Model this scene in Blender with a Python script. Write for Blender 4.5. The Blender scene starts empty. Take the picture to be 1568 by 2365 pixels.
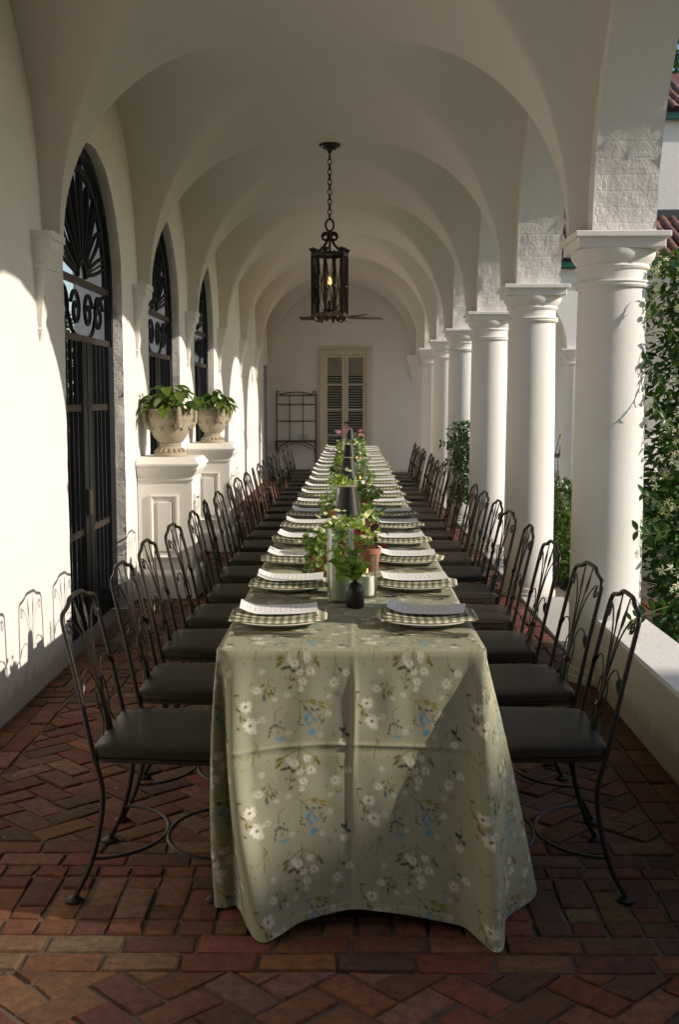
import bpy, bmesh, math, random
import numpy as np
from mathutils import Vector, Matrix, noise
random.seed(7)
RNG = np.random.default_rng(11)
R = math.radians
SC = bpy.context.scene
COL = SC.collection

# ------------------------------------------------------------------ camera, sky, sun, exposure
CAM_H = 1.455
cam = bpy.data.cameras.new('camera')
cam.sensor_fit = 'VERTICAL'; cam.sensor_height = 36; cam.sensor_width = 24
cam.lens = 2600 / 2365 * 36
cam.clip_start = 0.05; cam.clip_end = 500
cam.dof.use_dof = True; cam.dof.focus_distance = 5.0; cam.dof.aperture_fstop = 7.0
camo = bpy.data.objects.new('camera', cam); COL.objects.link(camo)
camo.location = (0, 0, CAM_H)
camo.rotation_euler = (R(90 - 5.743), 0, R(0.61))
SC.camera = camo

SUN_EL, SUN_BACK = 25.2, 12.0          # elevation; degrees the sun stands behind the line square to the loggia
sd = Vector((math.cos(R(SUN_EL)) * math.cos(R(SUN_BACK)), -math.cos(R(SUN_EL)) * math.sin(R(SUN_BACK)), math.sin(R(SUN_EL))))
world = bpy.data.worlds.new('World'); SC.world = world; world.use_nodes = True
wn = world.node_tree.nodes; wl = world.node_tree.links
wn.clear()
sky = wn.new('ShaderNodeTexSky'); sky.sky_type = 'NISHITA'; sky.sun_disc = False
sky.sun_elevation = R(SUN_EL); sky.sun_rotation = math.atan2(sd.x, sd.y)
sky.air_density = 1.0; sky.dust_density = 1.0
bg = wn.new('ShaderNodeBackground'); bg.inputs[1].default_value = 0.14
wo = wn.new('ShaderNodeOutputWorld')
wl.new(sky.outputs[0], bg.inputs[0]); wl.new(bg.outputs[0], wo.inputs[0])
sun = bpy.data.lights.new('sun', 'SUN'); sun.energy = 4.8; sun.angle = R(0.5); sun.color = (1.0, 0.89, 0.755)
suno = bpy.data.objects.new('sun', sun); COL.objects.link(suno)
suno.rotation_euler = sd.to_track_quat('Z', 'Y').to_euler()
SC.view_settings.view_transform = 'Standard'; SC.view_settings.look = 'None'
SC.view_settings.exposure = 0.02; SC.view_settings.gamma = 1.0; SC.view_settings.use_curve_mapping = False
SC.cycles.max_bounces = 8; SC.cycles.diffuse_bounces = 5; SC.cycles.transparent_max_bounces = 16
SC.cycles.caustics_reflective = False; SC.cycles.caustics_refractive = False

# ------------------------------------------------------------------ mesh helpers
class MB:
    def __init__(s):
        s.v = []; s.f = []; s.uv = []; s.c = []
    def add(s, verts, faces, uv=None, col=None):
        o = len(s.v)
        s.v.extend([tuple(p) for p in verts])
        s.f.extend([tuple(i + o for i in f) for f in faces])
        s.uv.extend(uv if uv is not None else [(0, 0)] * len(verts))
        s.c.extend(col if (col is not None and len(col) == len(verts) and not isinstance(col[0], (float, int))) else [tuple(col) if col is not None else (1, 1, 1)] * len(verts))
        return s
    def box(s, x0, x1, y0, y1, z0, z1, bev=0.0, col=None):
        if bev <= 0:
            v = [(x, y, z) for z in (z0, z1) for y in (y0, y1) for x in (x0, x1)]
            f = [(0, 2, 3, 1), (4, 5, 7, 6), (0, 1, 5, 4), (2, 6, 7, 3), (0, 4, 6, 2), (1, 3, 7, 5)]
            return s.add(v, f, col=col)
        b = bev; v = []; f = []
        idx = {}
        for ax in range(3):
            for sx in (0, 1):
                for sy in (0, 1):
                    for sz in (0, 1):
                        lo = [x0, y0, z0]; hi = [x1, y1, z1]; sg = (sx, sy, sz); p = []
                        for a in range(3):
                            base = hi[a] if sg[a] else lo[a]
                            if a != ax: base += -b if sg[a] else b
                            p.append(base)
                        idx[(ax, sx, sy, sz)] = len(v); v.append(p)
        F = lambda *k: f.append(tuple(idx[q] for q in k))
        for sg in (0, 1):
            F((0, sg, 0, 0), (0, sg, 1, 0), (0, sg, 1, 1), (0, sg, 0, 1))
            F((1, 0, sg, 0), (1, 1, sg, 0), (1, 1, sg, 1), (1, 0, sg, 1))
            F((2, 0, 0, sg), (2, 1, 0, sg), (2, 1, 1, sg), (2, 0, 1, sg))
        for a in (0, 1):
            for c in (0, 1):
                F((0, a, c, 0), (0, a, c, 1), (1, a, c, 1), (1, a, c, 0))
                F((0, a, 0, c), (0, a, 1, c), (2, a, 1, c), (2, a, 0, c))
                F((1, 0, a, c), (1, 1, a, c), (2, 1, a, c), (2, 0, a, c))
                for d in (0, 1): F((0, a, c, d), (1, a, c, d), (2, a, c, d))
        return s.add(v, f, col=col)
    def tube(s, path, r, n=6, closed=False, flat=None, col=None):
        P = [Vector(p) for p in path]; m = len(P)
        if not hasattr(r, '__len__'): r = [r] * m
        T = []
        for i in range(m):
            a = P[(i - 1) % m] if (closed or i > 0) else P[i]
            b = P[(i + 1) % m] if (closed or i < m - 1) else P[i]
            t = (b - a); T.append(t.normalized() if t.length > 1e-9 else Vector((0, 0, 1)))
        up = Vector((0, 0, 1)) if abs(T[0].z) < 0.9 else Vector((1, 0, 0))
        N = (up - T[0] * up.dot(T[0])).normalized(); v = []; f = []
        for i in range(m):
            N = N - T[i] * N.dot(T[i])
            N = N.normalized() if N.length > 1e-6 else T[i].orthogonal().normalized()
            B = T[i].cross(N)
            for k in range(n):
                a = 2 * math.pi * (k + .5) / n
                sx, sy = (1, 1) if flat is None else flat
                v.append(P[i] + (N * math.cos(a) * sx + B * math.sin(a) * sy) * r[i])
        rings = m if closed else m - 1
        for i in range(rings):
            for k in range(n):
                j = (i + 1) % m
                f.append((i * n + k, i * n + (k + 1) % n, j * n + (k + 1) % n, j * n + k))
        if not closed:
            f.append(tuple(reversed(range(n)))); f.append(tuple((m - 1) * n + k for k in range(n)))
        return s.add(v, f, col=col)
    def lathe(s, prof, n=24, c=(0, 0, 0), cap=True, col=None):
        v = []; f = []; m = len(prof)
        for r, z in prof:
            for k in range(n):
                a = 2 * math.pi * k / n
                v.append((c[0] + r * math.cos(a), c[1] + r * math.sin(a), c[2] + z))
        for i in range(m - 1):
            for k in range(n):
                f.append((i * n + k, i * n + (k + 1) % n, (i + 1) * n + (k + 1) % n, (i + 1) * n + k))
        if cap:
            f.append(tuple(reversed(range(n)))); f.append(tuple((m - 1) * n + k for k in range(n)))
        return s.add(v, f, col=col)
    def grid(s, fn, nu, nv, uvf=None, flip=False, col=None):
        v = []; f = []; uv = []
        for i in range(nu + 1):
            for j in range(nv + 1):
                v.append(fn(i / nu, j / nv)); uv.append(uvf(i / nu, j / nv) if uvf else (i / nu, j / nv))
        for i in range(nu):
            for j in range(nv):
                q = (i * (nv + 1) + j, (i + 1) * (nv + 1) + j, (i + 1) * (nv + 1) + j + 1, i * (nv + 1) + j + 1)
                f.append(q[::-1] if flip else q)
        return s.add(v, f, uv=uv, col=col)
    def mesh(s, name, mat, smooth=None):
        me = bpy.data.meshes.new(name)
        me.from_pydata(s.v, [], s.f)
        finish(me, mat, smooth, s.uv, s.c)
        return me
    def build(s, name, mat, parent=None, smooth=None, loc=None, rot=None, label=None, cat=None, group=None, kind=None):
        return obj(name, s.mesh(name, mat, smooth), parent, loc, rot, label, cat, group, kind)

def finish(me, mat, smooth, uv=None, c=None):
    if mat is not None: me.materials.append(mat)
    if uv is not None:
        a = me.attributes.new('uvp', 'FLOAT_VECTOR', 'POINT')
        a.data.foreach_set('vector', np.array([(u[0], u[1], 0) for u in uv], dtype=np.float32).ravel())
    if c is not None:
        a = me.attributes.new('Col', 'FLOAT_COLOR', 'POINT')
        cc = np.ones((len(c), 4), dtype=np.float32); cc[:, :3] = np.array(c, dtype=np.float32); a.data.foreach_set('color', cc.ravel())
    me.update()
    if smooth is not None:
        me.polygons.foreach_set('use_smooth', np.ones(len(me.polygons), dtype=bool))
        if smooth < 179: me.set_sharp_from_angle(angle=R(smooth))

def obj(name, me, parent=None, loc=None, rot=None, label=None, cat=None, group=None, kind=None):
    o = bpy.data.objects.new(name, me); COL.objects.link(o)
    if parent is not None: o.parent = parent
    if loc is not None: o.location = loc
    if rot is not None: o.rotation_euler = rot
    tag(o, label, cat, group, kind)
    return o
def tag(o, label=None, cat=None, group=None, kind=None):
    if label: o['label'] = label
    if cat: o['category'] = cat
    if group: o['group'] = group
    if kind: o['kind'] = kind
    return o
def thing(name, loc, label, cat, group=None, rot=None):
    return obj(name, None, None, loc, rot, label, cat, group)
def copy_tree(o, parent=None):
    c = o.copy(); COL.objects.link(c); c.parent = parent
    for ch in [q for q in bpy.data.objects if q.parent == o]: copy_tree(ch, c)
    return c
ORD = 'first second third fourth fifth sixth seventh eighth ninth tenth eleventh twelfth thirteenth fourteenth fifteenth sixteenth seventeenth eighteenth nineteenth twentieth'.split()

def spline(pts, n=8):
    P = [Vector(p) for p in pts]; out = []
    for i in range(len(P) - 1):
        p0 = P[max(i - 1, 0)]; p1 = P[i]; p2 = P[i + 1]; p3 = P[min(i + 2, len(P) - 1)]
        for k in range(n):
            t = k / n
            out.append(.5 * ((2 * p1) + (p2 - p0) * t + (2 * p0 - 5 * p1 + 4 * p2 - p3) * t * t + (3 * p1 - p0 - 3 * p2 + p3) * t ** 3))
    out.append(P[-1]); return out
def rough(p, amp, sc=14.0):
    return amp * noise.noise(Vector(p) * sc) + amp * .6 * noise.noise(Vector(p) * sc * 2.7 + Vector((3, 9, 4)))

# leaves: one folded blade, scattered by numpy
def leaf_tpl(w=.5, droop=.25, fold=.18):
    st = [(0, 0), (.22, .36), (.5, .5), (.78, .34), (1, 0)]
    v = []; f = []
    for x, h in st: v.append((x, 0, -droop * x * x))
    for x, h in st[1:4]:
        v.append((x, h * w, -droop * x * x + fold * h)); v.append((x, -h * w, -droop * x * x + fold * h))
    f = [(0, 1, 5), (0, 6, 1), (1, 2, 7, 5), (1, 6, 8, 2), (2, 3, 9, 7), (2, 8, 10, 3), (3, 4, 9), (3, 10, 4)]
    return np.array(v, dtype=float), f
def frames(dirs, ups):
    x = dirs / np.linalg.norm(dirs, axis=1, keepdims=True)
    z = ups - x * (ups * x).sum(1, keepdims=True); z /= np.maximum(np.linalg.norm(z, axis=1, keepdims=True), 1e-6)
    y = np.cross(z, x)
    return np.stack([x, y, z], axis=2)
def scatter(mb, tpl, pos, dirs, ups, size, cols):
    V, F = tpl; M = frames(np.asarray(dirs, float), np.asarray(ups, float)); n = len(pos)
    W = np.einsum('nij,kj->nki', M, V) * np.asarray(size).reshape(-1, 1, 1) + np.asarray(pos)[:, None, :]
    k = len(V); o = len(mb.v)
    mb.v.extend(map(tuple, W.reshape(-1, 3))); mb.uv.extend([(0, 0)] * (n * k))
    mb.c.extend([tuple(c) for c in np.repeat(np.asarray(cols), k, axis=0)])
    for i in range(n):
        b = o + i * k
        mb.f.extend([tuple(b + q for q in f) for f in F])
    return mb
def greens(n, base=(.05, .1, .02), var=.45):
    c = np.array(base) * (1 + var * RNG.uniform(-1, 1, (n, 1))); c[:, 0] *= RNG.uniform(.8, 1.3, n); return c

# ------------------------------------------------------------------ materials
def mat(name):
    m = bpy.data.materials.new(name); m.use_nodes = True
    nt = m.node_tree; b = nt.nodes['Principled BSDF']; return m, nt, b
def nd(nt, t, **kw):
    n = nt.nodes.new(t)
    for k, v in kw.items():
        if k == 'op': n.operation = v
        elif k == 'dt': n.data_type = v
        elif k == 'blend': n.blend_type = v
        else: n.inputs[k].default_value = v
    return n
def coord(nt, attr=None):
    if attr:
        a = nt.nodes.new('ShaderNodeAttribute'); a.attribute_name = attr; return a.outputs['Vector']
    g = nt.nodes.new('ShaderNodeNewGeometry'); return g.outputs['Position']
def noise_n(nt, co, scale, detail=4, rough_=.6):
    n = nd(nt, 'ShaderNodeTexNoise', Scale=scale, Detail=detail, Roughness=rough_); nt.links.new(co, n.inputs['Vector']); return n.outputs['Fac']
def ramp(nt, fac, stops):
    r = nt.nodes.new('ShaderNodeValToRGB'); e = r.color_ramp.elements
    while len(e) < len(stops): e.new(.5)
    for el, (p, c) in zip(e, stops): el.position = p; el.color = (*c, 1)
    nt.links.new(fac, r.inputs[0]); return r.outputs[0]
def mixc(nt, fac, a, b, blend='MIX'):
    m = nt.nodes.new('ShaderNodeMix'); m.data_type = 'RGBA'; m.blend_type = blend
    for sock, val in ((m.inputs[0], fac), (m.inputs[6], a), (m.inputs[7], b)):
        if hasattr(val, 'links') or hasattr(val, 'is_linked'): nt.links.new(val, sock)
        else: sock.default_value = val if not hasattr(val, '__len__') else (*val, 1)
    return m.outputs[2]
def bump(nt, b, h, strength=.3, dist=.01):
    n = nd(nt, 'ShaderNodeBump', Strength=strength, Distance=dist); nt.links.new(h, n.inputs['Height']); nt.links.new(n.outputs[0], b.inputs['Normal']); return n
def math2(nt, op, a, b=None):
    m = nt.nodes.new('ShaderNodeMath'); m.operation = op
    for s_, v in ((m.inputs[0], a), (m.inputs[1], b)):
        if v is None: continue
        if hasattr(v, 'is_linked'): nt.links.new(v, s_)
        else: s_.default_value = v
    return m.outputs[0]

def courses(nt, co):                       # brick coursing ghosting through many coats of paint
    sx = nt.nodes.new('ShaderNodeSeparateXYZ'); nt.links.new(co, sx.inputs[0])
    cb = nt.nodes.new('ShaderNodeCombineXYZ'); nz = noise_n(nt, co, 6, 3)
    nt.links.new(math2(nt, 'ADD', math2(nt, 'ADD', sx.outputs[0], sx.outputs[1]), math2(nt, 'MULTIPLY', nz, .03)), cb.inputs[0]); nt.links.new(math2(nt, 'ADD', sx.outputs[2], math2(nt, 'MULTIPLY', nz, .02)), cb.inputs[1])
    bt = nd(nt, 'ShaderNodeTexBrick', Scale=1.0); bt.inputs['Brick Width'].default_value = .215; bt.inputs['Row Height'].default_value = .075; bt.inputs['Mortar Size'].default_value = .008; bt.inputs['Mortar Smooth'].default_value = 1.0
    nt.links.new(cb.outputs[0], bt.inputs['Vector']); return math2(nt, 'SUBTRACT', 1.0, bt.outputs['Fac'])
def plaster(name, col, b_small=.25, b_big=.2, stain=.06, dirt=None):
    m, nt, b = mat(name); co = coord(nt)
    n1 = noise_n(nt, co, 3.2, 5); n2 = noise_n(nt, co, 60, 3); n3 = noise_n(nt, co, 11, 4)
    c = mixc(nt, n1, [x * (1 - stain) for x in col], [min(x * (1 + stain * .5), .9) for x in col])
    sp = ramp(nt, noise_n(nt, co, 26, 4), [(.70, (0, 0, 0)), (.80, (1, 1, 1))])
    c = mixc(nt, math2(nt, 'MULTIPLY', sp, .22), c, [x * .6 for x in col])
    if dirt:                              # splash stains above the paving
        sx = nt.nodes.new('ShaderNodeSeparateXYZ'); nt.links.new(co, sx.inputs[0])
        hz = math2(nt, 'ADD', sx.outputs[2], math2(nt, 'MULTIPLY', noise_n(nt, co, 9, 5), -.16))
        d = ramp(nt, hz, [(0.0, (1, 1, 1)), (.07, (0, 0, 0))])
        c = mixc(nt, math2(nt, 'MULTIPLY', d, .55), c, dirt)
    nt.links.new(c, b.inputs['Base Color']); b.inputs['Roughness'].default_value = .85
    h = math2(nt, 'ADD', math2(nt, 'MULTIPLY', n2, b_small), math2(nt, 'MULTIPLY', n3, b_big))
    if dirt and col == WHITE: h = math2(nt, 'ADD', h, math2(nt, 'MULTIPLY', courses(nt, co), .10))
    bump(nt, b, h, .55, .012); return m
WHITE = (.80, .78, .745)
M_WALL = plaster('wall_plaster', WHITE, .22, .5, .10, (.42, .33, .25))
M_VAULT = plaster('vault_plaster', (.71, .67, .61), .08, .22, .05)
M_COLUMN = plaster('column_plaster', (.82, .80, .765), .12, .20, .09, (.5, .42, .34))
M_PBRICK, nt, b = mat('painted_brick')
co = coord(nt)
n3 = noise_n(nt, co, 18, 6, .7); n4 = noise_n(nt, co, 5, 4)
sx = nt.nodes.new('ShaderNodeSeparateXYZ'); nt.links.new(co, sx.inputs[0])
zc = math2(nt, 'ADD', sx.outputs[2], math2(nt, 'MULTIPLY', n4, .02))
zc = math2(nt, 'ADD', zc, math2(nt, 'MULTIPLY', noise_n(nt, co, 2.2, 3), .06)); course = math2(nt, 'PINGPONG', zc, .0375)
course = ramp(nt, math2(nt, 'MULTIPLY', course, 26.6), [(.0, (0, 0, 0)), (.22, (1, 1, 1))])
c = mixc(nt, n3, (.77, .74, .70), (.82, .80, .765)); nt.links.new(c, b.inputs['Base Color']); b.inputs['Roughness'].default_value = .9
bump(nt, b, math2(nt, 'ADD', math2(nt, 'MULTIPLY', n3, 1.1), math2(nt, 'MULTIPLY', courses(nt, co), .10)), .7, .014)

def simple(name, col, rough_=.5, metal=0.0, bscale=None, bstr=.2, var=0.0, spec=None):
    m, nt, b = mat(name)
    b.inputs['Base Color'].default_value = (*col, 1); b.inputs['Roughness'].default_value = rough_; b.inputs['Metallic'].default_value = metal
    if spec is not None: b.inputs['Specular IOR Level'].default_value = spec
    if bscale or var:
        co = coord(nt); n = noise_n(nt, co, bscale or 20, 4)
        if var: nt.links.new(mixc(nt, n, [x * (1 - var) for x in col], [x * (1 + var) for x in col]), b.inputs['Base Color'])
        if bscale: bump(nt, b, n, bstr, .004)
    return m
M_IRON = simple('wrought_iron', (.014, .009, .006), .40, .0, 90, .3, .35, .35)
M_IRONB = simple('bronze_iron', (.055, .035, .022), .42, .7, 70, .3, .35)
M_GATE = simple('gate_iron', (.005, .006, .007), .5, 0, 60, .3, .3, .2)
M_SEAT = simple('vinyl_seat', (.022, .0165, .0105), .46, 0, 180, .25, .25, .25)
M_STONE = simple('cast_stone', (.37, .32, .235), .9, 0, 55, .7, .32)
M_PED = plaster('pedestal_paint', (.82, .79, .73), .05, .08, .03)
M_TRIM = simple('cream_trim', (.60, .54, .43), .55, 0, 20, .05, .06)
M_SHUTTER = simple('shutter_slat', (.62, .58, .50), .5, 0, 20, .05, .06)
M_DARK = simple('dark_interior', (.012, .016, .015), .35)
M_PLATE = simple('glazed_plate', (.80, .78, .70), .18)
M_SILVER = simple('cutlery_steel', (.62, .60, .56), .22, 1.0)
M_BLACK = simple('black_lamp_metal', (.018, .016, .015), .38, .3)
M_CAP_GLINT = simple('lamp_cap_glint', (.55, .45, .33), .4, .4)  # pale tone paints in the sun caught on the lamp caps
M_VASE = simple('dark_ceramic', (.022, .016, .014), .35)
M_TERRA = simple('terracotta', (.36, .15, .09), .85, 0, 40, .3, .18)
M_WAX = simple('candle_wax', (.78, .75, .66), .5); M_WAXG = simple('green_candle_wax', (.42, .46, .30), .5)
M_MORTAR = simple('mortar', (.105, .082, .062), .95, 0, 120, .6, .35)
M_SOIL = simple('soil', (.075, .05, .035), .95, 0, 30, .9, .5)
M_GRASS = simple('lawn', (.06, .09, .025), .95, 0, 60, .8, .5)
M_SLAB = simple('stone_slab', (.50, .48, .44), .8, 0, 30, .25, .12)
M_GUTTER = simple('green_gutter', (.02, .10, .085), .4, .2)
M_FASCIA = simple('dark_flashing', (.05, .055, .06), .6)
M_BROWN = simple('fan_blade', (.035, .022, .014), .45)
M_STEM = simple('stem', (.10, .11, .035), .7); M_WOOD = simple('woody_stem', (.10, .065, .04), .85)

def attr_mat(name, rough_=.5, transl=0.0, bs=None, bst=.3, mulnoise=None, spec=None):
    m, nt, b = mat(name); a = nt.nodes.new('ShaderNodeAttribute'); a.attribute_name = 'Col'; c = a.outputs['Color']
    co = coord(nt)
    if mulnoise:
        n = noise_n(nt, co, mulnoise, 5, .7); c = mixc(nt, 1.0, c, ramp(nt, n, [(.28, (.4, .4, .4)), (.72, (1.5, 1.5, 1.5))]), 'MULTIPLY')
    nt.links.new(c, b.inputs['Base Color']); b.inputs['Roughness'].default_value = rough_
    if spec is not None: b.inputs['Specular IOR Level'].default_value = spec
    if bs: bump(nt, b, noise_n(nt, co, bs, 5, .7), bst, .005)
    if transl:
        t = nt.nodes.new('ShaderNodeBsdfTranslucent'); nt.links.new(mixc(nt, 1.0, c, (1.5, 1.9, .7), 'MULTIPLY'), t.inputs[0])
        mx = nt.nodes.new('ShaderNodeMixShader'); mx.inputs[0].default_value = transl
        nt.links.new(b.outputs[0], mx.inputs[1]); nt.links.new(t.outputs[0], mx.inputs[2]); nt.links.new(mx.outputs[0], nt.nodes['Material Output'].inputs[0])
    return m
M_LEAF = attr_mat('leaf', .36, .28); M_PETAL = attr_mat('petal', .6, .25)
M_BRICK = attr_mat('brick', .8, 0, 85, 1.0, 30)
M_TILE = attr_mat('roof_tile', .85, 0, 40, .4, 12)

# cloth: printed colours in the attribute, woven relief from noise
M_CLOTH = attr_mat('printed_linen', .85, 0, None, .2, None, .2)
nt = M_CLOTH.node_tree; b = nt.nodes['Principled BSDF']; co = coord(nt)
wv = [nd(nt, 'ShaderNodeTexNoise', Scale=1.0, Detail=3) for _ in range(2)]
for w_, sc_ in zip(wv, ((60, 60, 900), (900, 60, 60))):
    mp = nt.nodes.new('ShaderNodeMapping'); mp.inputs['Scale'].default_value = sc_; nt.links.new(co, mp.inputs[0]); nt.links.new(mp.outputs[0], w_.inputs['Vector'])
wsum = math2(nt, 'ADD', wv[0].outputs['Fac'], wv[1].outputs['Fac']); bump(nt, b, wsum, .22, .002)

M_NAPKIN, nt, b = mat('gingham_cloth')
uvn = nt.nodes.new('ShaderNodeAttribute'); uvn.attribute_name = 'uvp'
sx = nt.nodes.new('ShaderNodeSeparateXYZ'); nt.links.new(uvn.outputs['Vector'], sx.inputs[0])
def stripe(o, w): return math2(nt, 'GREATER_THAN', math2(nt, 'FRACT', math2(nt, 'MULTIPLY', o, 1 / w)), .5)
ssum = math2(nt, 'MULTIPLY', math2(nt, 'ADD', stripe(sx.outputs[0], .024), stripe(sx.outputs[1], .024)), .5)
c = ramp(nt, ssum, [(0, (.74, .70, .58)), (.5, (.33, .32, .22)), (1, (.15, .15, .10))])
nt.links.new(c, b.inputs['Base Color']); b.inputs['Roughness'].default_value = .9; b.inputs['Specular IOR Level'].default_value = .15
bump(nt, b, noise_n(nt, coord(nt), 400, 2), .2, .002)
M_PAPER, nt, b = mat('menu_paper')
uvn = nt.nodes.new('ShaderNodeAttribute'); uvn.attribute_name = 'uvp'
sx = nt.nodes.new('ShaderNodeSeparateXYZ'); nt.links.new(uvn.outputs['Vector'], sx.inputs[0])
ln = math2(nt, 'GREATER_THAN', math2(nt, 'FRACT', math2(nt, 'MULTIPLY', sx.outputs[0], 15)), .72)
mp = nt.nodes.new('ShaderNodeMapping'); mp.inputs['Scale'].default_value = (15, 38, 1); nt.links.new(uvn.outputs['Vector'], mp.inputs[0])
wd = nd(nt, 'ShaderNodeTexWhiteNoise'); wd.noise_dimensions = '2D'
sn = nt.nodes.new('ShaderNodeVectorMath'); sn.operation = 'FLOOR'; nt.links.new(mp.outputs[0], sn.inputs[0]); nt.links.new(sn.outputs[0], wd.inputs['Vector'])
ink = math2(nt, 'MULTIPLY', ln, math2(nt, 'GREATER_THAN', wd.outputs['Value'], .45))
inside = math2(nt, 'MULTIPLY', math2(nt, 'GREATER_THAN', sx.outputs[1], .2), math2(nt, 'LESS_THAN', sx.outputs[1], .8))
inside = math2(nt, 'MULTIPLY', inside, math2(nt, 'MULTIPLY', math2(nt, 'GREATER_THAN', sx.outputs[0], .1), math2(nt, 'LESS_THAN', sx.outputs[0], .85)))
nt.links.new(mixc(nt, math2(nt, 'MULTIPLY', math2(nt, 'MULTIPLY', ink, inside), .55), (.80, .79, .77), (.3, .3, .3)), b.inputs['Base Color']); b.inputs['Roughness'].default_value = .8

M_GLASS = bpy.data.materials.new('clear_glass'); M_GLASS.use_nodes = True; nt = M_GLASS.node_tree; nt.nodes.clear()
tr = nt.nodes.new('ShaderNodeBsdfTransparent'); tr.inputs[0].default_value = (.93, .95, .94, 1)
gl = nt.nodes.new('ShaderNodeBsdfGlossy'); gl.inputs['Roughness'].default_value = .16
lw = nt.nodes.new('ShaderNodeFresnel'); lw.inputs[0].default_value = 1.28
mx = nt.nodes.new('ShaderNodeMixShader'); out = nt.nodes.new('ShaderNodeOutputMaterial')
nt.links.new(math2(nt, 'MULTIPLY', lw.outputs[0], .75), mx.inputs[0]); nt.links.new(tr.outputs[0], mx.inputs[1]); nt.links.new(gl.outputs[0], mx.inputs[2]); nt.links.new(mx.outputs[0], out.inputs[0])
def emit(name, col, st):
    m, nt, b = mat(name); b.inputs['Emission Color'].default_value = (*col, 1); b.inputs['Emission Strength'].default_value = st; b.inputs['Base Color'].default_value = (*col, 1); return m
M_FLAME = emit('flame', (1, .42, .10), 5); M_BULB = emit('bulb', (1, .38, .10), 7)

# ------------------------------------------------------------------ layout constants
S = 2.55; Y1 = 5.82                       # column spacing, first column in view
def CY(k): return Y1 + S * (k - 1)        # column line k
SPR = 2.27; RISE = 1.285                  # vault springing and rise
VXL, VXR = -1.475, 1.095; VXC = (VXL + VXR) / 2; VA = (VXR - VXL) / 2; VB = 1.235
WX = -1.565                                # inner face of the gate wall
AX0, AX1 = 1.185, 1.50                   # arcade wall
K0, K1 = -3, 7                            # column lines -3 .. 6, end wall at line 7
YB, YE = CY(K0), CY(K1)                   # back and end of the loggia
ZT = 3.78

# ------------------------------------------------------------------ ground and brick floor
MB().grid(lambda u, v: (-60 + 122 * u, -40 + 120 * v, -.075), 8, 8).build('lawn', M_GRASS, kind='structure', label='green lawn around the loggia', cat='lawn')
MB().grid(lambda u, v: (1.5 + 1.0 * u, -6 + 24.0 * v, -.03 + .03 * noise.noise(Vector((u * 9, v * 90, 0)))), 10, 160).build('garden_bed', M_SOIL, kind='structure', label='dark mulched garden bed beyond the column row', cat='garden bed')
floor = MB().grid(lambda u, v: (WX - .4 + (1.62 - WX + .4) * u, YB + (YE - YB) * v, -.0078), 4, 40).build('brick_floor', M_MORTAR, kind='structure', label='red brick loggia floor laid in herringbone', cat='floor')

def clip_poly(poly, x0, x1, y0, y1):
    for ax, lim, sg in ((0, x0, 1), (0, x1, -1), (1, y0, 1), (1, y1, -1)):
        out = []
        for i in range(len(poly)):
            a, b_ = poly[i - 1], poly[i]
            da, db = (a[ax] - lim) * sg, (b_[ax] - lim) * sg
            if (da >= 0) != (db >= 0):
                t = da / (da - db); out.append((a[0] + (b_[0] - a[0]) * t, a[1] + (b_[1] - a[1]) * t))
            if db >= 0: out.append(b_)
        poly = out
        if len(poly) < 3: return None
    return poly
def area(p): return .5 * sum(p[i - 1][0] * p[i][1] - p[i][0] * p[i - 1][1] for i in range(len(p)))
bricks = []
BL, BW, J = .205, .0985, .0125
def rect(cx, cy, lx, ly): return [(cx - lx / 2, cy - ly / 2), (cx + lx / 2, cy - ly / 2), (cx + lx / 2, cy + ly / 2), (cx - lx / 2, cy + ly / 2)]
def put(poly, panel=None):
    if panel: poly = clip_poly(poly, *panel)
    if not poly or abs(area(poly)) < .0011: return
    bricks.append(poly if area(poly) > 0 else poly[::-1])
FX0, FX1 = WX + .004, 1.235
def stretchers_x(y, x0, x1, off):
    x = x0 - off
    while x < x1:
        put(rect(x + BL / 2, y, BL - J, BW - J), (x0, x1, -99, 99)); x += BL
def headers_x(y, x0, x1, d, off=0, w=BW):
    x = x0 - off
    while x < x1:
        put(rect(x + w / 2, y, w - J, d - J), (x0, x1, -99, 99)); x += w
bands = {}
for k in range(K0, K1 + 1):
    c = CY(k) - .12; h = .41; bands[k] = (c - h, c + h); y = c - h
    for i in range(2): stretchers_x(y + BW / 2, FX0, FX1, random.random() * .2); y += BW
    headers_x(y + BW * .46, FX0, FX1, BW * .92, random.random() * .1); y += BW * .92
    x = FX0; i = 0
    while x < FX1:
        if i % 2: put(rect(x + BW / 2, y + .10, BW - J, .2 - J), (FX0, FX1, -99, 99)); put(rect(x + BW / 2, y + .2 + .0425, BW - J, .085 - J), (FX0, FX1, -99, 99))
        else: put(rect(x + BW / 2, y + .0425, BW - J, .085 - J), (FX0, FX1, -99, 99)); put(rect(x + BW / 2, y + .085 + .1, BW - J, .2 - J), (FX0, FX1, -99, 99))
        x += BW; i += 1
    y += .285
    headers_x(y + .04, FX0, FX1, .08, random.random() * .1); y += .08
    while y < c + h - .05: stretchers_x(y + BW / 2, FX0, FX1, random.random() * .2); y += BW
    bands[k] = (c - h, y)
r2 = math.sqrt(.5)
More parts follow.
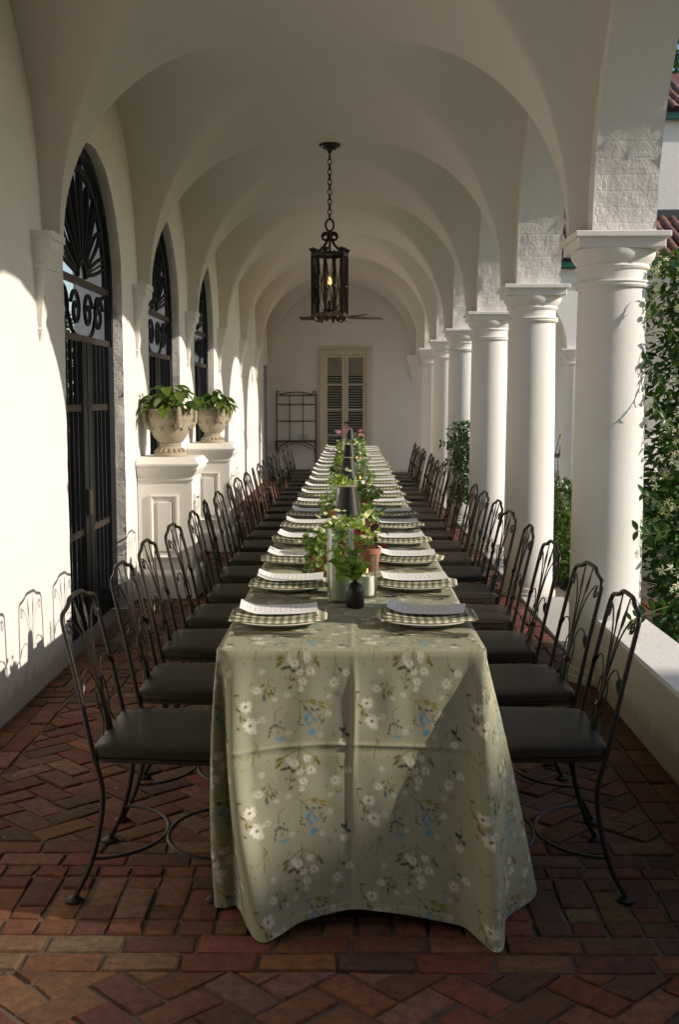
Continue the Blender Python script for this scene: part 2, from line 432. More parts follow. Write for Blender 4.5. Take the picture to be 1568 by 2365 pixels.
for k in range(K0, K1):
    y0, y1 = bands[k][1], bands[k + 1][0]
    for side in (0, 1):
        for i in range(2):
            xx = FX0 + BW * (i + .5) if side == 0 else FX1 - BW * (i + .5)
            y = y0 - random.random() * .2
            while y < y1: put(rect(xx, y + BL / 2, BW - J, BL - J), (-9, 9, y0 + .004, y1 - .004)); y += BL
    px0, px1 = FX0 + 2 * BW, FX1 - 2 * BW
    cx, cy = (px0 + px1) / 2, (y0 + y1) / 2; W = BW * 1.02
    for i in range(-26, 27):                      # herringbone in units of the brick width
        for j in range(-26, 27):
            m4 = (i - j) % 4
            if m4 == 0: ax0, ay0, aw, ah = i, j, 2, 1
            elif m4 == 3: ax0, ay0, aw, ah = i, j, 1, 2
            else: continue
            q = [(ax0 * W + J / 2, ay0 * W + J / 2), ((ax0 + aw) * W - J / 2, ay0 * W + J / 2), ((ax0 + aw) * W - J / 2, (ay0 + ah) * W - J / 2), (ax0 * W + J / 2, (ay0 + ah) * W - J / 2)]
            q = [(cx + (a - b_) * r2, cy + (a + b_) * r2) for a, b_ in q]
            put(q, (px0 + .004, px1 - .004, y0 + .004, y1 - .004))
def brick_geo(mb, poly):
    n = len(poly); cx = sum(p[0] for p in poly) / n; cy = sum(p[1] for p in poly) / n
    zt = max(-.003, random.gauss(0, .0024)); tx, ty = random.gauss(0, .013), random.gauss(0, .013)
    g = random.random(); v = []; 
    base = [(.128, .043, .019), (.110, .035, .015), (.148, .056, .025), (.085, .033, .018), (.155, .078, .043), (.062, .027, .016)][min(int(random.triangular(0, 6, 1.2)), 5)]
    col = tuple(x * random.uniform(.8, 1.2) for x in base)
    jit = [(random.gauss(0, .0028), random.gauss(0, .0028)) for _ in poly]
    for ins, z in ((0, -.03), (0, -.004), (.0022, -.0008), (.006, 0)):
        for (x, y), (jx, jy) in zip(poly, jit):
            d = math.hypot(x - cx, y - cy); s_ = 1 - ins * 1.4 / max(d, .02)
            X = cx + (x + jx - cx) * s_; Y = cy + (y + jy - cy) * s_
            v.append((X, Y, z + zt + (X - cx) * tx + (Y - cy) * ty))
    f = []
    for L in range(3):
        for i in range(n):
            j = (i + 1) % n; f.append((L * n + i, L * n + j, (L + 1) * n + j, (L + 1) * n + i))
    f.append(tuple(3 * n + i for i in range(n)))
    mb.add(v, f, col=[col] * len(v))
def in_view(p):
    x = sum(q[0] for q in p) / len(p); y = sum(q[1] for q in p) / len(p)
    if y < 2.15: return 1e6 + abs(y)
    if abs(x) / y > .315: return 1e5 + y
    if abs(x) < .36 and y > 3.0: return 1e5 + y
    return y
bricks.sort(key=in_view)
rest = MB()
for i, p in enumerate(bricks):
    if i < 300: mb = MB(); brick_geo(mb, p); mb.build('brick', M_BRICK, floor, 40)
    else: brick_geo(rest, p)
rest.build('brick_field', M_BRICK, floor, 40, kind='stuff')

# ------------------------------------------------------------------ vault
vb = MB()
for k in range(K0, K1):
    yc = CY(k) + S / 2; n = 28
    ell = lambda t: SPR + RISE * math.cos(t)
    def soft(x, y, z, p=34.0):                       # the plasterer's rounded groin
        a = math.sqrt(max(0, 1 - ((x - VXC) / VA) ** 2)); b_ = math.sqrt(max(0, 1 - ((y - yc) / VB) ** 2)); m = max(a, b_)
        if m < 1e-4: return (x, y, z)
        return (x, y, SPR + RISE * m * ((a / m) ** p + (b_ / m) ** p) ** (1 / p) / 2 ** (1 / p * .5))
    for sg in (-1, 1):                            # cross webs towards the gate wall and the arcade
        xo = (AX0 + .002 - VXC) if sg > 0 else (VXC - WX)
        def fn(u, v, sg=sg, xo=xo):
            t = (u - .5) * math.pi; d = abs(math.sin(t)) * VA
            return (VXC + sg * (d + v * (xo - d)), yc + VB * math.sin(t), ell(t))
        vb.grid(lambda u, v: soft(*fn(u, v ** 2)), 2 * n, 14, flip=sg < 0)
    for sg in (-1, 1):                            # webs of the long barrel
        def fn(u, v, sg=sg):
            t = (u - .5) * math.pi; d = abs(math.sin(t)) * VB
            return (VXC + VA * math.sin(t), yc + sg * (d + v * (S / 2 - d)), ell(t))
        vb.grid(lambda u, v: soft(*fn(u, v ** 2)), 2 * n, 14, flip=sg > 0)
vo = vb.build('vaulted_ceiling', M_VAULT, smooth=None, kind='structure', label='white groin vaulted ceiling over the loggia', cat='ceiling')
bmv = bmesh.new(); bmv.from_mesh(vo.data); bmesh.ops.remove_doubles(bmv, verts=bmv.verts, dist=.0015); bmesh.ops.recalc_face_normals(bmv, faces=bmv.faces); bmv.to_mesh(vo.data); bmv.free()
vo.data.polygons.foreach_set('use_smooth', np.ones(len(vo.data.polygons), dtype=bool)); vo.data.update()

# ------------------------------------------------------------------ arcade wall on the columns
aw = MB(); ab = 1.115; ah = 1.225
top = ZT
ribs = MB()
for k in range(K0, K1):
    yc = CY(k) + S / 2; n = 40
    def arch(u):
        t = (u - .5) * math.pi
        return yc + ab * math.sin(t), SPR + ah * math.cos(t)
    for xf, fl in ((AX0, False), (AX1, True)):
        def fn(u, v, xf=xf):
            y, z = arch(u)
            if v == 0:
                y += rough((xf, y, z), .011); z += rough((xf + 5, y, z), .011)
            return (xf, y, z + (top - z) * v)
        aw.grid(fn, n, 2, flip=not fl)
        y0, y1 = CY(k), CY(k) + S / 2 - ab
        for a, b_ in ((CY(k), yc - ab), (yc + ab, CY(k + 1))):
            aw.grid(lambda u, v: (xf, a + (b_ - a) * u, SPR + (top - SPR) * v), 1, 2, flip=not fl)
    def sof(u, v):
        y, z = arch(u); x = AX0 + (AX1 - AX0) * v
        if v in (0.0, 1.0):
            xf = AX0 if v == 0 else AX1
            y += rough((xf, y, z), .011); z += rough((xf + 5, y, z), .011)
        else:
            y += rough((x, y, z), .008, 20); z += rough((x + 5, y, z), .008, 20)
        return (x, y, z)
    ribs.grid(sof, n * 2, 8, flip=True)
arc = aw.build('arcade_wall', M_WALL, None, label='white arcade wall of round arches carried on the column row', cat='wall')
ribs.build('arch_soffit', M_PBRICK, arc, 50)

MB().box(AX0 + .01, AX1 - .01, YB, CY(-1) + .02, .3, SPR + 1.3).build('added_infill_wall', M_WALL, label='unseen white wall added in the last arches to dim the floor', cat='wall')  # unseen wall, added to cut sky light on the near floor
# roof slab above vault, end wall, added back wall
MB().box(WX - .35, AX1 + .02, YB - .1, YE + .25, ZT + .002, ZT + .14).build('loggia_roof', M_FASCIA, label='flat roof over the long vaulted loggia', cat='roof', kind='structure')
ew = MB().grid(lambda u, v: (WX - .3 + 3.1 * u, YE, ZT * v), 12, 14, flip=False)
ew.box(WX - .3, 1.57, YE + .003, YE + .2, 0, ZT)
endw = ew.build('end_wall', M_WALL, label='white plastered end wall of the loggia with shuttered door', cat='wall')
MB().box(WX - .3, 1.4, YB - .2, YB, -.05, ZT).build('added_back_wall', M_WALL, label='unseen white wall added opposite the shuttered door to darken the loggia', cat='wall')  # unseen wall, added to keep the near end of the loggia dark

# ------------------------------------------------------------------ gate wall
GY = [CY(k) + S / 2 - .13 for k in (1, 2, 3)]; GH = .785; GS = 2.19
gw = MB(); jamb = MB(); TH = .33
DOOR = (20.15, 20.95, 2.05)
def wall_seg(a, b_, x, fl, z0=0):
    n = max(1, int((b_ - a) / .25)); gw.grid(lambda u, v: (x, a + (b_ - a) * u, z0 - .05 * (z0 == 0) + (ZT - z0 + .05 * (z0 == 0)) * v), n, 12, flip=fl)
def jx(p, amp=.011): return rough(p, amp, 9)
edges = [YB] + [e for g in GY for e in (g - GH, g + GH)] + [DOOR[0], DOOR[1], YE]
for x, fl in ((WX, False), (WX - TH, True)):
    for i in range(0, len(edges), 2): 
        a, b_ = edges[i], edges[i + 1]
        if x == WX:
            def fn(u, v, a=a, b_=b_):
                y = a + (b_ - a) * u; z = -.05 + (ZT + .05) * v
                if u == 0 and i > 0: y += jx((1, y, z))
                if u == 1 and i < 6: y += jx((1, y, z))
                return (x + .004 * noise.noise(Vector((0, y * 1.7, z * 1.7))), y, z)
            gw.grid(fn, max(2, int((b_ - a) / .2)), 70, flip=fl)
        else: wall_seg(a, b_, x, fl)
    for g in GY:
        def fn(u, v, g=g):
            t = (u - .5) * math.pi; y = g + GH * math.sin(t); z = GS + GH * math.cos(t)
            if v == 0 and x == WX: y += jx((1, y, z)) ; z += jx((2, y, z)) * (abs(u - .5) < .49)
            return (x, y, z + (ZT - z) * v)
        gw.grid(fn, 40, 6, flip=fl)
    wall_seg(DOOR[0], DOOR[1], x, fl, DOOR[2])
gwo = gw.build('gate_wall', M_WALL, None, 60, label='long white plastered wall pierced by arched iron gates', cat='wall')
for g in GY:
    path = [(g - GH, -.05 + (GS + .05) * i / 40) for i in range(40)] + [(g + GH * math.sin(t), GS + GH * math.cos(t)) for t in [(-.5 + i / 36) * math.pi for i in range(37)]] + [(g + GH, GS - (GS + .05) * i / 40) for i in range(1, 41)]
    jm = MB()
    def fn(u, v):
        y, z = path[int(round(u * (len(path) - 1)))]; x = WX - TH * v
        if v == 0: return (x, y + jx((1, y, z)), z + (jx((2, y, z)) if z > GS else 0))
        a = .006
        return (x + .004, y + rough((x, y, z), a, 13), z + (rough((x, y, z + 4), a, 13) if z > GS else 0))
    jm.grid(fn, len(path) - 1, 9, flip=True); jm.build('jamb', M_PBRICK, gwo, 60)
dm = MB(); dm.box(WX - .22, WX - .1, DOOR[0] + .01, DOOR[1] - .01, 0, DOOR[2] - .01)
dm.build('side_door', M_DARK, gwo)

# corbels on the gate wall and end wall
def corbel_mesh():
    m = MB(); prof = [(.150, .30, 0), (.150, .30, -.035), (.138, .285, -.04), (.138, .285, -.085), (.115, .25, -.105), (.095, .215, -.15), (.105, .23, -.155), (.105, .23, -.175), (.085, .2, -.18), (.06, .155, -.30), (.035, .10, -.42), (.03, .075, -.46), (.035, .085, -.47), (.028, .07, -.49), (.006, .02, -.53)]
    v = []; f = []
    for d, w, z in prof:
        d *= .74; w *= .86
        v += [(0, -w / 2, z), (d, -w / 2, z), (d, w / 2, z), (0, w / 2, z)]
    for i in range(len(prof) - 1):
        for k in range(3): f.append((i * 4 + k, (i + 1) * 4 + k, (i + 1) * 4 + k + 1, i * 4 + k + 1))
    f.append((0, 1, 2, 3)); m.add(v, f); return m.mesh('corbel', M_WALL)
cm = corbel_mesh()
for k in range(-1, 7): obj('corbel', cm, gwo, (WX - .004, CY(k) - .13, SPR))
obj('corbel', cm, endw, (VXR + .05, YE, SPR), (0, 0, -math.pi / 2)); obj('corbel', cm, endw, (VXL - .03, YE, SPR), (0, 0, -math.pi / 2))

# ------------------------------------------------------------------ columns
def column_parts():
    ab_ = MB()
    for w, z0, z1 in ((.233, -.030, 0), (.212, -.078, -.026)): ab_.box(-w, w, -w, w, z0, z1, .004)
    for i in range(5):                                         # cyma under the top fillet
        t0, t1 = i / 5, (i + 1) / 5
    cap = MB().lathe([(.170, -.26), (.170, -.175), (.181, -.17), (.186, -.16), (.181, -.15), (.178, -.148), (.190, -.135), (.205, -.115), (.210, -.10), (.210, -.078)], 40)
    neck = MB().lathe([(.170, -.262), (.184, -.262), (.190, -.252), (.188, -.244), (.195, -.236), (.188, -.228), (.170, -.226)], 40)
    H = SPR - .26
    sh = MB().lathe([(.182 - .012 * (max(0, i / 14 - .25) / .75) ** 1.4, .05 + (H - .05) * i / 14) for i in range(15)], 48)
    ba = MB().lathe([(.182, .07), (.192, .066), (.198, .05), (.196, .036), (.206, .028), (.206, -.03)][::-1], 40)
    return [('abacus', ab_.mesh('abacus', M_COLUMN), SPR), ('capital', cap.mesh('capital', M_COLUMN, 35), SPR), ('neck_ring', neck.mesh('neck_ring', M_COLUMN, 35), SPR), ('shaft', sh.mesh('shaft', M_COLUMN, 60), 0), ('base', ba.mesh('base', M_COLUMN, 40), 0)]
CP = column_parts(); CX = 1.325
CLAB = {1: 'white round column with jasmine vine at its side by the low wall', 2: 'white round column beside the open garden gap, second in the row after the low wall',
        3: 'white round column, third in the row counted from the low wall', 4: 'white round column with leafy climber at its foot, fourth from the low wall',
        5: 'white round column, fifth in the row counted from the low wall', 6: 'slim looking white round column standing closest to the end wall'}
def put_column(x, y, label):
    t = thing('column', (x, y, 0), label, 'column', 'white columns of the arcade')
    for n_, me, z in CP: obj(n_, me, t, (0, 0, z))
for k in range(-2, 7): put_column(CX, CY(k), CLAB.get(k, 'white round column rising out of the low wall stretch'))

# low wall and stone thresholds
lw_ = MB()
def lwf(x0, x1, y0, y1, z):
    lw_.box(x0, x1, y0, y1, -.06, z, .012)
lwf(1.245, 1.52, YB, CY(1) - .02, .335)
lw_.build('low_wall', M_WALL, None, label='low white wall with flat top running between the columns', cat='wall')
for k in range(1, 7):
    MB().box(1.24, 1.56, CY(k) + .21, CY(k + 1) - .21, -.05, .012, .008).build('threshold', M_SLAB, label='pale stone threshold slab, %s gap of the column row past the low wall' % ORD[k - 1], cat='slab', group='thresholds between columns')

# ------------------------------------------------------------------ iron gates
def scroll(c, r, turns, a0, sg=1, n=26, x=0):
    return [(x, c[0] + r * (1 - .8 * i / n) * math.cos(a0 + sg * turns * 2 * math.pi * i / n), c[1] + r * (1 - .8 * i / n) * math.sin(a0 + sg * turns * 2 * math.pi * i / n)) for i in range(n + 1)]
def gate(g, idx):
    t = thing('iron_gate', (WX - .09, g, 0), ['tall black arched iron gate beside the bare sunlit stretch of wall', 'black arched iron gate partly hidden by the first urn pedestal', 'black arched iron gate partly hidden behind the second urn'][idx], 'gate', 'arched iron gates')
    w = GH - .012
    fr = MB()
    arch = [(0, -w, .01)] + [(0, -w, GS)] + [(0, w * math.sin(a), GS + w * math.cos(a)) for a in [(-.5 + i / 32) * math.pi for i in range(33)]] + [(0, w, .01)]
    fr.tube(arch, .034, 4, flat=(1, 1.6)); fr.build('gate_frame', M_GATE, t)
    inner = [(0, (w - .13) * math.sin(a), GS + (w - .13) * math.cos(a)) for a in [(-.5 + i / 28) * math.pi for i in range(29)]]
    MB().tube(inner, .016, 4, flat=(1, 2)).build('fan_band', M_GATE, t)
    for i in range(9):                                    # fan of long petal loops
        a = (-.5 + (i + .5) / 9) * math.pi * .95; ca, sa = math.cos(a), math.sin(a); L = w - (.05 if i % 2 == 0 else .17)
        pth = []
        for j in range(25):
            t_ = j / 24 * 2 * math.pi; rr = .10 + (L - .10) * (.5 - .5 * math.cos(t_)); lat = .052 * math.sin(t_) * (.35 + .65 * (rr - .1) / (L - .1))
            pth.append((0, rr * sa + lat * ca, GS + rr * ca - lat * sa))
        MB().tube(pth[:-1], .013, 5, closed=True, flat=(.8, 1.1)).build('fan_petal', M_GATE, t, 60)
        if i % 2 == 0: MB().tube([(0, .1 * sa, GS + .1 * ca), (0, L * sa, GS + L * ca)], .008, 4).build('fan_spoke', M_GATE, t)
    MB().tube([(0, .10 * math.sin(a), GS + .10 * math.cos(a)) for a in [(-.5 + i / 12) * math.pi for i in range(13)]], .018, 5).build('fan_hub', M_GATE, t)
    for zz, hh in ((GS - .03, .02), (GS - .37, .02)):
        MB().box(-.014, .014, -w, w, zz - hh, zz + hh).build('rail', M_IRONB, t)
    for sg in (-1, 1):                                     # scrolls between the two upper rails
        for cy_, rr in ((.16, .12), (.45, .13)):
            MB().tube(scroll((sg * cy_, GS - .2), rr, 1.4, math.pi * (.1 if sg > 0 else .9), sg), .013, 5).build('scroll', M_GATE, t)
        MB().tube(spline([(0, sg * .02, GS - .36), (0, sg * .25, GS - .33), (0, sg * .45, GS - .12), (0, sg * .70, GS - .05)], 6), .013, 5).build('scroll', M_GATE, t)
        for zz in (1.40, .64):
            MB().box(-.013, .013, sg * .06 if sg > 0 else -w, w if sg > 0 else -.06, zz - .02, zz + .02).build('rail', M_IRONB, t)
        MB().box(-.025, .025, *sorted((sg * .01, sg * .115)), .03, GS - .39).build('stile', M_GATE, t)
        MB().box(-.025, .025, *sorted((sg * (w - .15), sg * (w - .02))), .03, GS - .39).build('stile', M_GATE, t)
        for i in range(4):
            yy = sg * (.20 + i * .115)
            MB().box(-.011, .011, yy - .011, yy + .011, .06, GS - .37).build('bar', M_GATE, t)
        MB().box(-.016, .016, *sorted((sg * .01, sg * (w - .01))), .03, .10).build('bottom_rail', M_GATE, t)
    MB().box(-.02, .05, -.10, -.005, .74, .90, .004).build('lock_box', M_IRONB, t)
for i, g in enumerate(GY): gate(g, i)
# beyond the gates
MB().box(-11.4, -11, -12, 60, -.1, 4.2).build('bounce_wall', M_WALL, label='white wall added far beyond the iron gates to bounce sunlight', cat='wall')  # added reflector: its sunlit face brightens the gate reveals
MB().grid(lambda u, v: (-10.9 + (WX - TH + 10.9) * u, -12 + 60 * v, -.06), 6, 20).build('terrace', M_SLAB, kind='structure', label='pale stone terrace added outside the iron gates to bounce light', cat='terrace')  # pale paving added to bounce light up to the gate reveals
def bush(name, c, rad, n, size, label, cat, base=(.05, .1, .02), tpl=leaf_tpl(.55), flowers=None, stems=True):
    t = thing(name, c, label, cat)
    p = RNG.normal(size=(n, 3)); p /= np.linalg.norm(p, axis=1, keepdims=True); rr = RNG.uniform(.25, 1, (n, 1)) ** .45
    lump = np.array([1 + .28 * noise.noise(Vector(q) * 2.3 + Vector(c)) for q in p])[:, None]
    pos = p * rr * lump * np.array(rad) + np.array((0, 0, rad[2] * .92)); pos[:, 2] = np.abs(pos[:, 2]) + .01
    d = p + RNG.normal(0, .6, (n, 3)); u = RNG.normal(0, .5, (n, 3)) + np.array((0, 0, 1))
    scatter(MB(), tpl, pos, d, u, size * RNG.uniform(.6, 1.3, n), greens(n, base)).build('foliage', M_LEAF, t, 179)
    st = MB()
    for i in range(7):
        q = Vector((random.uniform(-.5, .5) * rad[0], random.uniform(-.5, .5) * rad[1], rad[2] * random.uniform(1, 1.6)))
        st.tube(spline([(0, 0, -.05), q * .5 + Vector((.03, .02, 0)), q], 3), [.012, .011, .01, .008, .007, .005, .004], 5)
    st.build('stem', M_WOOD, t)
    return t
bush('hedge', (-3.62, 13.6, -.07), (.36, 1.0, .58), 5000, .07, 'green hedge outside beyond the tall iron gate', 'hedge', (.07, .13, .025))
bush('garden_shrub', (-4.6, 16.6, -.07), (1.0, .8, 1.5), 5000, .1, 'tall leafy shrub outside behind the hedge past the gates', 'shrub', (.06, .11, .025))

# ------------------------------------------------------------------ pedestals and urns with plants
def pedestal(yc, label):
    t = thing('pedestal', (WX, yc, 0), label, 'pedestal', 'white panelled pedestals')
    D = .40; W = .21
    def ring(prof, name):
        m = MB(); v = []; f = []
        for d, z in prof: v += [(.006, -W - d, z), (D + d, -W - d, z), (D + d, W + d, z), (.006, W + d, z)]
        for i in range(len(prof) - 1):
            for k in range(4): f.append((i * 4 + k, i * 4 + (k + 1) % 4, (i + 1) * 4 + (k + 1) % 4, (i + 1) * 4 + k))
        f.append((3, 2, 1, 0)); f.append(tuple(len(v) - 4 + k for k in range(4))); m.add(v, f); return m.build(name, M_PED, t)
    ring([(.035, 0), (.035, .17), (.028, .185), (.012, .20), (0, .205)], 'plinth')
    ring([(0, .205), (0, .86)], 'body')
    ring([(0, .86), (.012, .865), (.012, .88), (.004, .885), (.02, .905), (.04, .935), (.045, .945), (.045, .965), (.06, .97), (.062, .985), (.058, .99), (.03, 1.025), (.0, 1.03)], 'cap')
    for face in (0, 1):                                    # raised field and mouldings on the two seen faces
        pn = MB(); a = .13 if face == 0 else .13; zz0, zz1 = .29, .76
        cx0 = D / 2 if face == 0 else 0; half = .105 if face == 0 else .11
        prof = [(0, .0), (0, .012), (.012, .016), (.022, .004), (.03, -.008)]
        v = []; f = []
        for ins, out_ in prof:
            for (px, pz) in ((-half + ins, zz0 + ins), (half - ins, zz0 + ins), (half - ins, zz1 - ins), (-half + ins, zz1 - ins)):
                v.append((cx0 + px, -W - max(out_, .002), pz) if face == 0 else (D + max(out_, .002), px, pz))
        for i in range(len(prof) - 1):
            for k in range(4): f.append((i * 4 + k, i * 4 + (k + 1) % 4, (i + 1) * 4 + (k + 1) % 4, (i + 1) * 4 + k))
        f.append(tuple((len(prof) - 1) * 4 + k for k in range(4)))
        # raised inner field
        i2 = .055
        b0 = len(v)
        pn.add(v, f)
        if face == 0: pn.box(cx0 - half + i2, cx0 + half - i2, -W - .010, -W - .003, zz0 + i2, zz1 - i2, .003)
        else: pn.box(D + .003, D + .010, -half + i2, half - i2, zz0 + i2, zz1 - i2, .003)
        pn.build('panel', M_PED, t)
    return t
def urn(yc, z, label, plabel, seed, s_=1.0):
    x = WX + .215
    t = thing('urn', (x, yc, z), label, 'urn', 'stone urns on pedestals'); t.scale = (s_, s_, s_)
    prof = [(.0, .0), (.118, .0), (.122, .012), (.118, .024), (.10, .04), (.085, .062), (.078, .075), (.082, .08), (.082, .088), (.075, .094), (.09, .105), (.12, .14), (.145, .19), (.158, .235), (.162, .262), (.168, .268), (.166, .28), (.166, .325), (.172, .33), (.172, .345), (.155, .345), (.15, .30), (.0, .30)]
    MB().lathe(prof, 40, cap=False).build('bowl', M_STONE, t, 40)
    # greek key band
    def key(n_):
        mb = MB(); r = .168
        cells = [(0, 0, 6, 1), (0, 0, 1, 4), (0, 4, 5, 5), (4, 2, 5, 5), (2, 2, 5, 3)]
        for i in range(n_):
            a0 = 2 * math.pi * i / n_; da = 2 * math.pi / n_ / 6
            for (u0, v0, u1, v1) in cells:
                vs = []
                for rr in (r - .004, r + .0045):
                    for (uu, vv) in ((u0, v0), (u1, v0), (u1, v1), (u0, v1)):
                        an = a0 + uu * da; vs.append((rr * math.cos(an), rr * math.sin(an), .282 + vv * .0084))
                mb.add(vs, [(4, 5, 6, 7), (0, 1, 5, 4), (1, 2, 6, 5), (2, 3, 7, 6), (3, 0, 4, 7)])
        return mb
    key(16).build('key_band', M_STONE, t)
    for a in (-math.pi / 2 + .5, math.pi / 2 + .5, .5, math.pi + .5):                # handles with masks
        h = MB(); ca, sa = math.cos(a), math.sin(a)
        pth = [(.172, .345), (.188, .34), (.192, .31), (.19, .25), (.182, .235), (.17, .232)]
        h.tube([(r_ * ca, r_ * sa, zz) for r_, zz in spline([(p[0], 0, p[1]) for p in pth], 4) and [(q.x, q.z) for q in spline([(p[0], 0, p[1]) for p in pth], 4)]], .018, 6)
        h.tube([(.158 * ca, .158 * sa, .21), (.175 * ca, .175 * sa, .222), (.165 * ca, .165 * sa, .24)], [.02, .026, .02], 7)
        h.build('handle', M_STONE, t, 50)
    for i in range(18):                                     # petals on the foot
        a = 2 * math.pi * i / 18; g = MB()
        g.tube([(.112 * math.cos(a), .112 * math.sin(a), .03), (.09 * math.cos(a), .09 * math.sin(a), .058)], [.011, .006], 5); g.build('foot_petal', M_STONE, t, 60)
    for i in range(12):                                     # relief swags on the belly
        a = 2 * math.pi * (i + .5) / 12; g = MB()
        g.tube([(.150 * math.cos(a - .12), .150 * math.sin(a - .12), .225), (.152 * math.cos(a), .152 * math.sin(a), .20), (.152 * math.cos(a + .12), .152 * math.sin(a + .12), .23)], [.006, .012, .006], 5); g.build('relief', M_STONE, t, 60)
    # plant
    rnd = random.Random(seed)
    p = thing('urn_plant', (x, yc, z + .30 * s_), plabel, 'plant', 'broad leaved plants in the urns')
    MB().lathe([(.0, 0.004), (.148 * s_, .004), (.15 * s_, -.01)], 24, cap=False).build('soil', M_SOIL, p)
    st = MB(); tpl = leaf_tpl(.62, .35, .2); LV, LF = tpl
    lm = [MB().add(LV * .115 * q, LF, col=[tuple(greens(1, c_, .1)[0])] * len(LV)).mesh('leaf', M_LEAF, 179) for q, c_ in ((1, (.07, .13, .025)), (.85, (.05, .10, .02)), (1.1, (.10, .16, .03)), (.75, (.06, .115, .02)))]
    for i in range(84):
        a = rnd.uniform(0, 2 * math.pi); rr = rnd.uniform(.02, .185); h = rnd.uniform(.09, .22) * (1.05 - (rr / .2) ** 2 * .75)
        q = Vector((rr * math.cos(a), rr * math.sin(a), h))
        if i % 4 == 0: st.tube(spline([(rr * .4 * math.cos(a), rr * .4 * math.sin(a), .0), (rr * .8 * math.cos(a), rr * .8 * math.sin(a), h * .7), q], 3), .004, 4)
        o = obj('leaf', lm[i % 4], p, q)
        dirv = Vector((math.cos(a) + rnd.gauss(0, .35), math.sin(a) + rnd.gauss(0, .35), rnd.uniform(-.75, .25))).normalized()
        up = Vector((rnd.gauss(0, .3), rnd.gauss(0, .3), 1))
        zv = (up - dirv * up.dot(dirv)).normalized(); yv = zv.cross(dirv)
        o.rotation_euler = Matrix((dirv, yv, zv)).transposed().to_euler()
        sc_ = rnd.uniform(.75, 1.2); o.scale = (sc_,) * 3
    st.build('stem', M_STEM, p)
PY = [CY(2), CY(3)]
pedestal(PY[0], 'white panelled pedestal between the tall gate and the next one'); pedestal(PY[1], 'white panelled pedestal further along the wall, behind the other pedestal')
urn(PY[0], 1.031, 'weathered stone urn with greek key rim and carved masks on the front pedestal', 'drooping broad leaved green plant filling the larger looking front urn', 3, 1.02)
urn(PY[1], 1.031, 'rounder stone urn with carved rim on the pedestal further along the wall', 'green leafy plant with one trailing shoot in the further urn', 5, .98)

# ------------------------------------------------------------------ end wall: door with louvred leaves, rack
DX0, DX1, DZ = -.60, .36, 2.36
door = thing('shuttered_door', ((DX0 + DX1) / 2, YE, 0), 'cream double door with dark louvred panes in the end wall', 'door')
hx = (DX1 - DX0) / 2
fr = MB()
for x0, x1, z0, z1 in ((-hx, -hx + .09, 0, DZ), (hx - .09, hx, 0, DZ), (-hx + .09, hx - .09, DZ - .09, DZ)): fr.box(x0, x1, -.05, -.002, z0, z1, .008)
fr.box(-hx - .015, hx + .015, -.07, -.002, DZ + .002, DZ + .04, .008); fr.build('door_frame', M_TRIM, door)
for sg in (-1, 1):
    x0, x1 = (-hx + .093, -.003) if sg < 0 else (.003, hx - .093)
    lf = MB()
    for a, b_, c_, d_ in ((x0, x0 + .055, .02, DZ - .095), (x1 - .055, x1, .02, DZ - .095), (x0 + .055, x1 - .055, .02, .32), (x0 + .055, x1 - .055, DZ - .145, DZ - .095)): lf.box(a, b_, -.032, -.006, c_, d_, .004)
    lo = lf.build('door_leaf', M_TRIM, door)
    for z in (.78, 1.25, 1.72): MB().box(x0 + .055, x1 - .055, -.03, -.008, z - .012, z + .012, .002).build('muntin', M_TRIM, lo)
    MB().box(x0 + .055, x1 - .055, -.008, -.004, .32, DZ - .145).build('pane', M_DARK, lo)
    z = .35
    while z < DZ - .16:
        sl = MB(); sl.add([(x0 + .056, -.012, z), (x1 - .056, -.012, z), (x1 - .056, -.026, z + .007), (x0 + .056, -.026, z + .007), (x0 + .056, -.012, z + .004), (x1 - .056, -.012, z + .004), (x1 - .056, -.026, z + .011), (x0 + .056, -.026, z + .011)], [(0, 3, 2, 1), (4, 5, 6, 7), (2, 3, 7, 6), (0, 1, 5, 4)])
        sl.build('slat', M_SHUTTER, lo); z += .048 if z < 1.85 else .022
    MB().tube([(sg * .03, -.035, 1.02), (sg * .03, -.08, 1.02), (sg * .03 + .09, -.08, 1.0)], .011, 6).build('handle', M_IRON, lo)
rack = thing('bakers_rack', (-1.03, YE - .2, 0), 'dark wrought iron rack with arched top standing against the end wall', 'rack')
rw = .365; rz = 1.52
for sg in (-1, 1):
    MB().tube([(sg * rw, .14, 0), (sg * rw, .14, rz), (sg * rw, .14, rz + .04)], .014, 6).build('upright', M_IRON, rack)
    MB().tube([(sg * rw, -.12, 0), (sg * rw, -.12, .66)], .014, 6).build('leg', M_IRON, rack)
    MB().tube(scroll((sg * (rw - .03), rz + .05), .035, .9, 0 if sg > 0 else math.pi, sg, 14), .009, 5).build('scroll', M_IRON, rack).rotation_euler = (0, 0, math.pi / 2)
    MB().tube([(sg * rw, .12, .42), (sg * .30, .12, .58), (sg * .15, .12, .65)], .009, 5).build('brace', M_IRON, rack)
    MB().tube([(sg * .125, .14, .68), (sg * .125, .14, rz)], .009, 5).build('back_bar', M_IRON, rack)
MB().tube([(-rw + .05 + (2 * rw - .1) * i / 12, .14, rz + .01 + .05 * math.sin(math.pi * i / 12)) for i in range(13)], .010, 5).build('top_arch', M_IRON, rack)
for z in (rz, rz - .17, rz - .48): MB().tube([(-rw, .14, z), (rw, .14, z)], .010, 5).build('back_rail', M_IRON, rack)
MB().box(-rw - .01, rw + .01, -.14, .15, .66, .685, .004).build('shelf', M_IRONB, rack)
MB().box(-rw, rw, -.12, .13, .12, .14).build('lower_shelf', M_IRON, rack)
MB().tube([(-.28 + .56 * i / 10, .0, .52 + .12 * math.sin(math.pi * i / 10)) for i in range(11)], .008, 5).build('under_arch', M_IRON, rack)
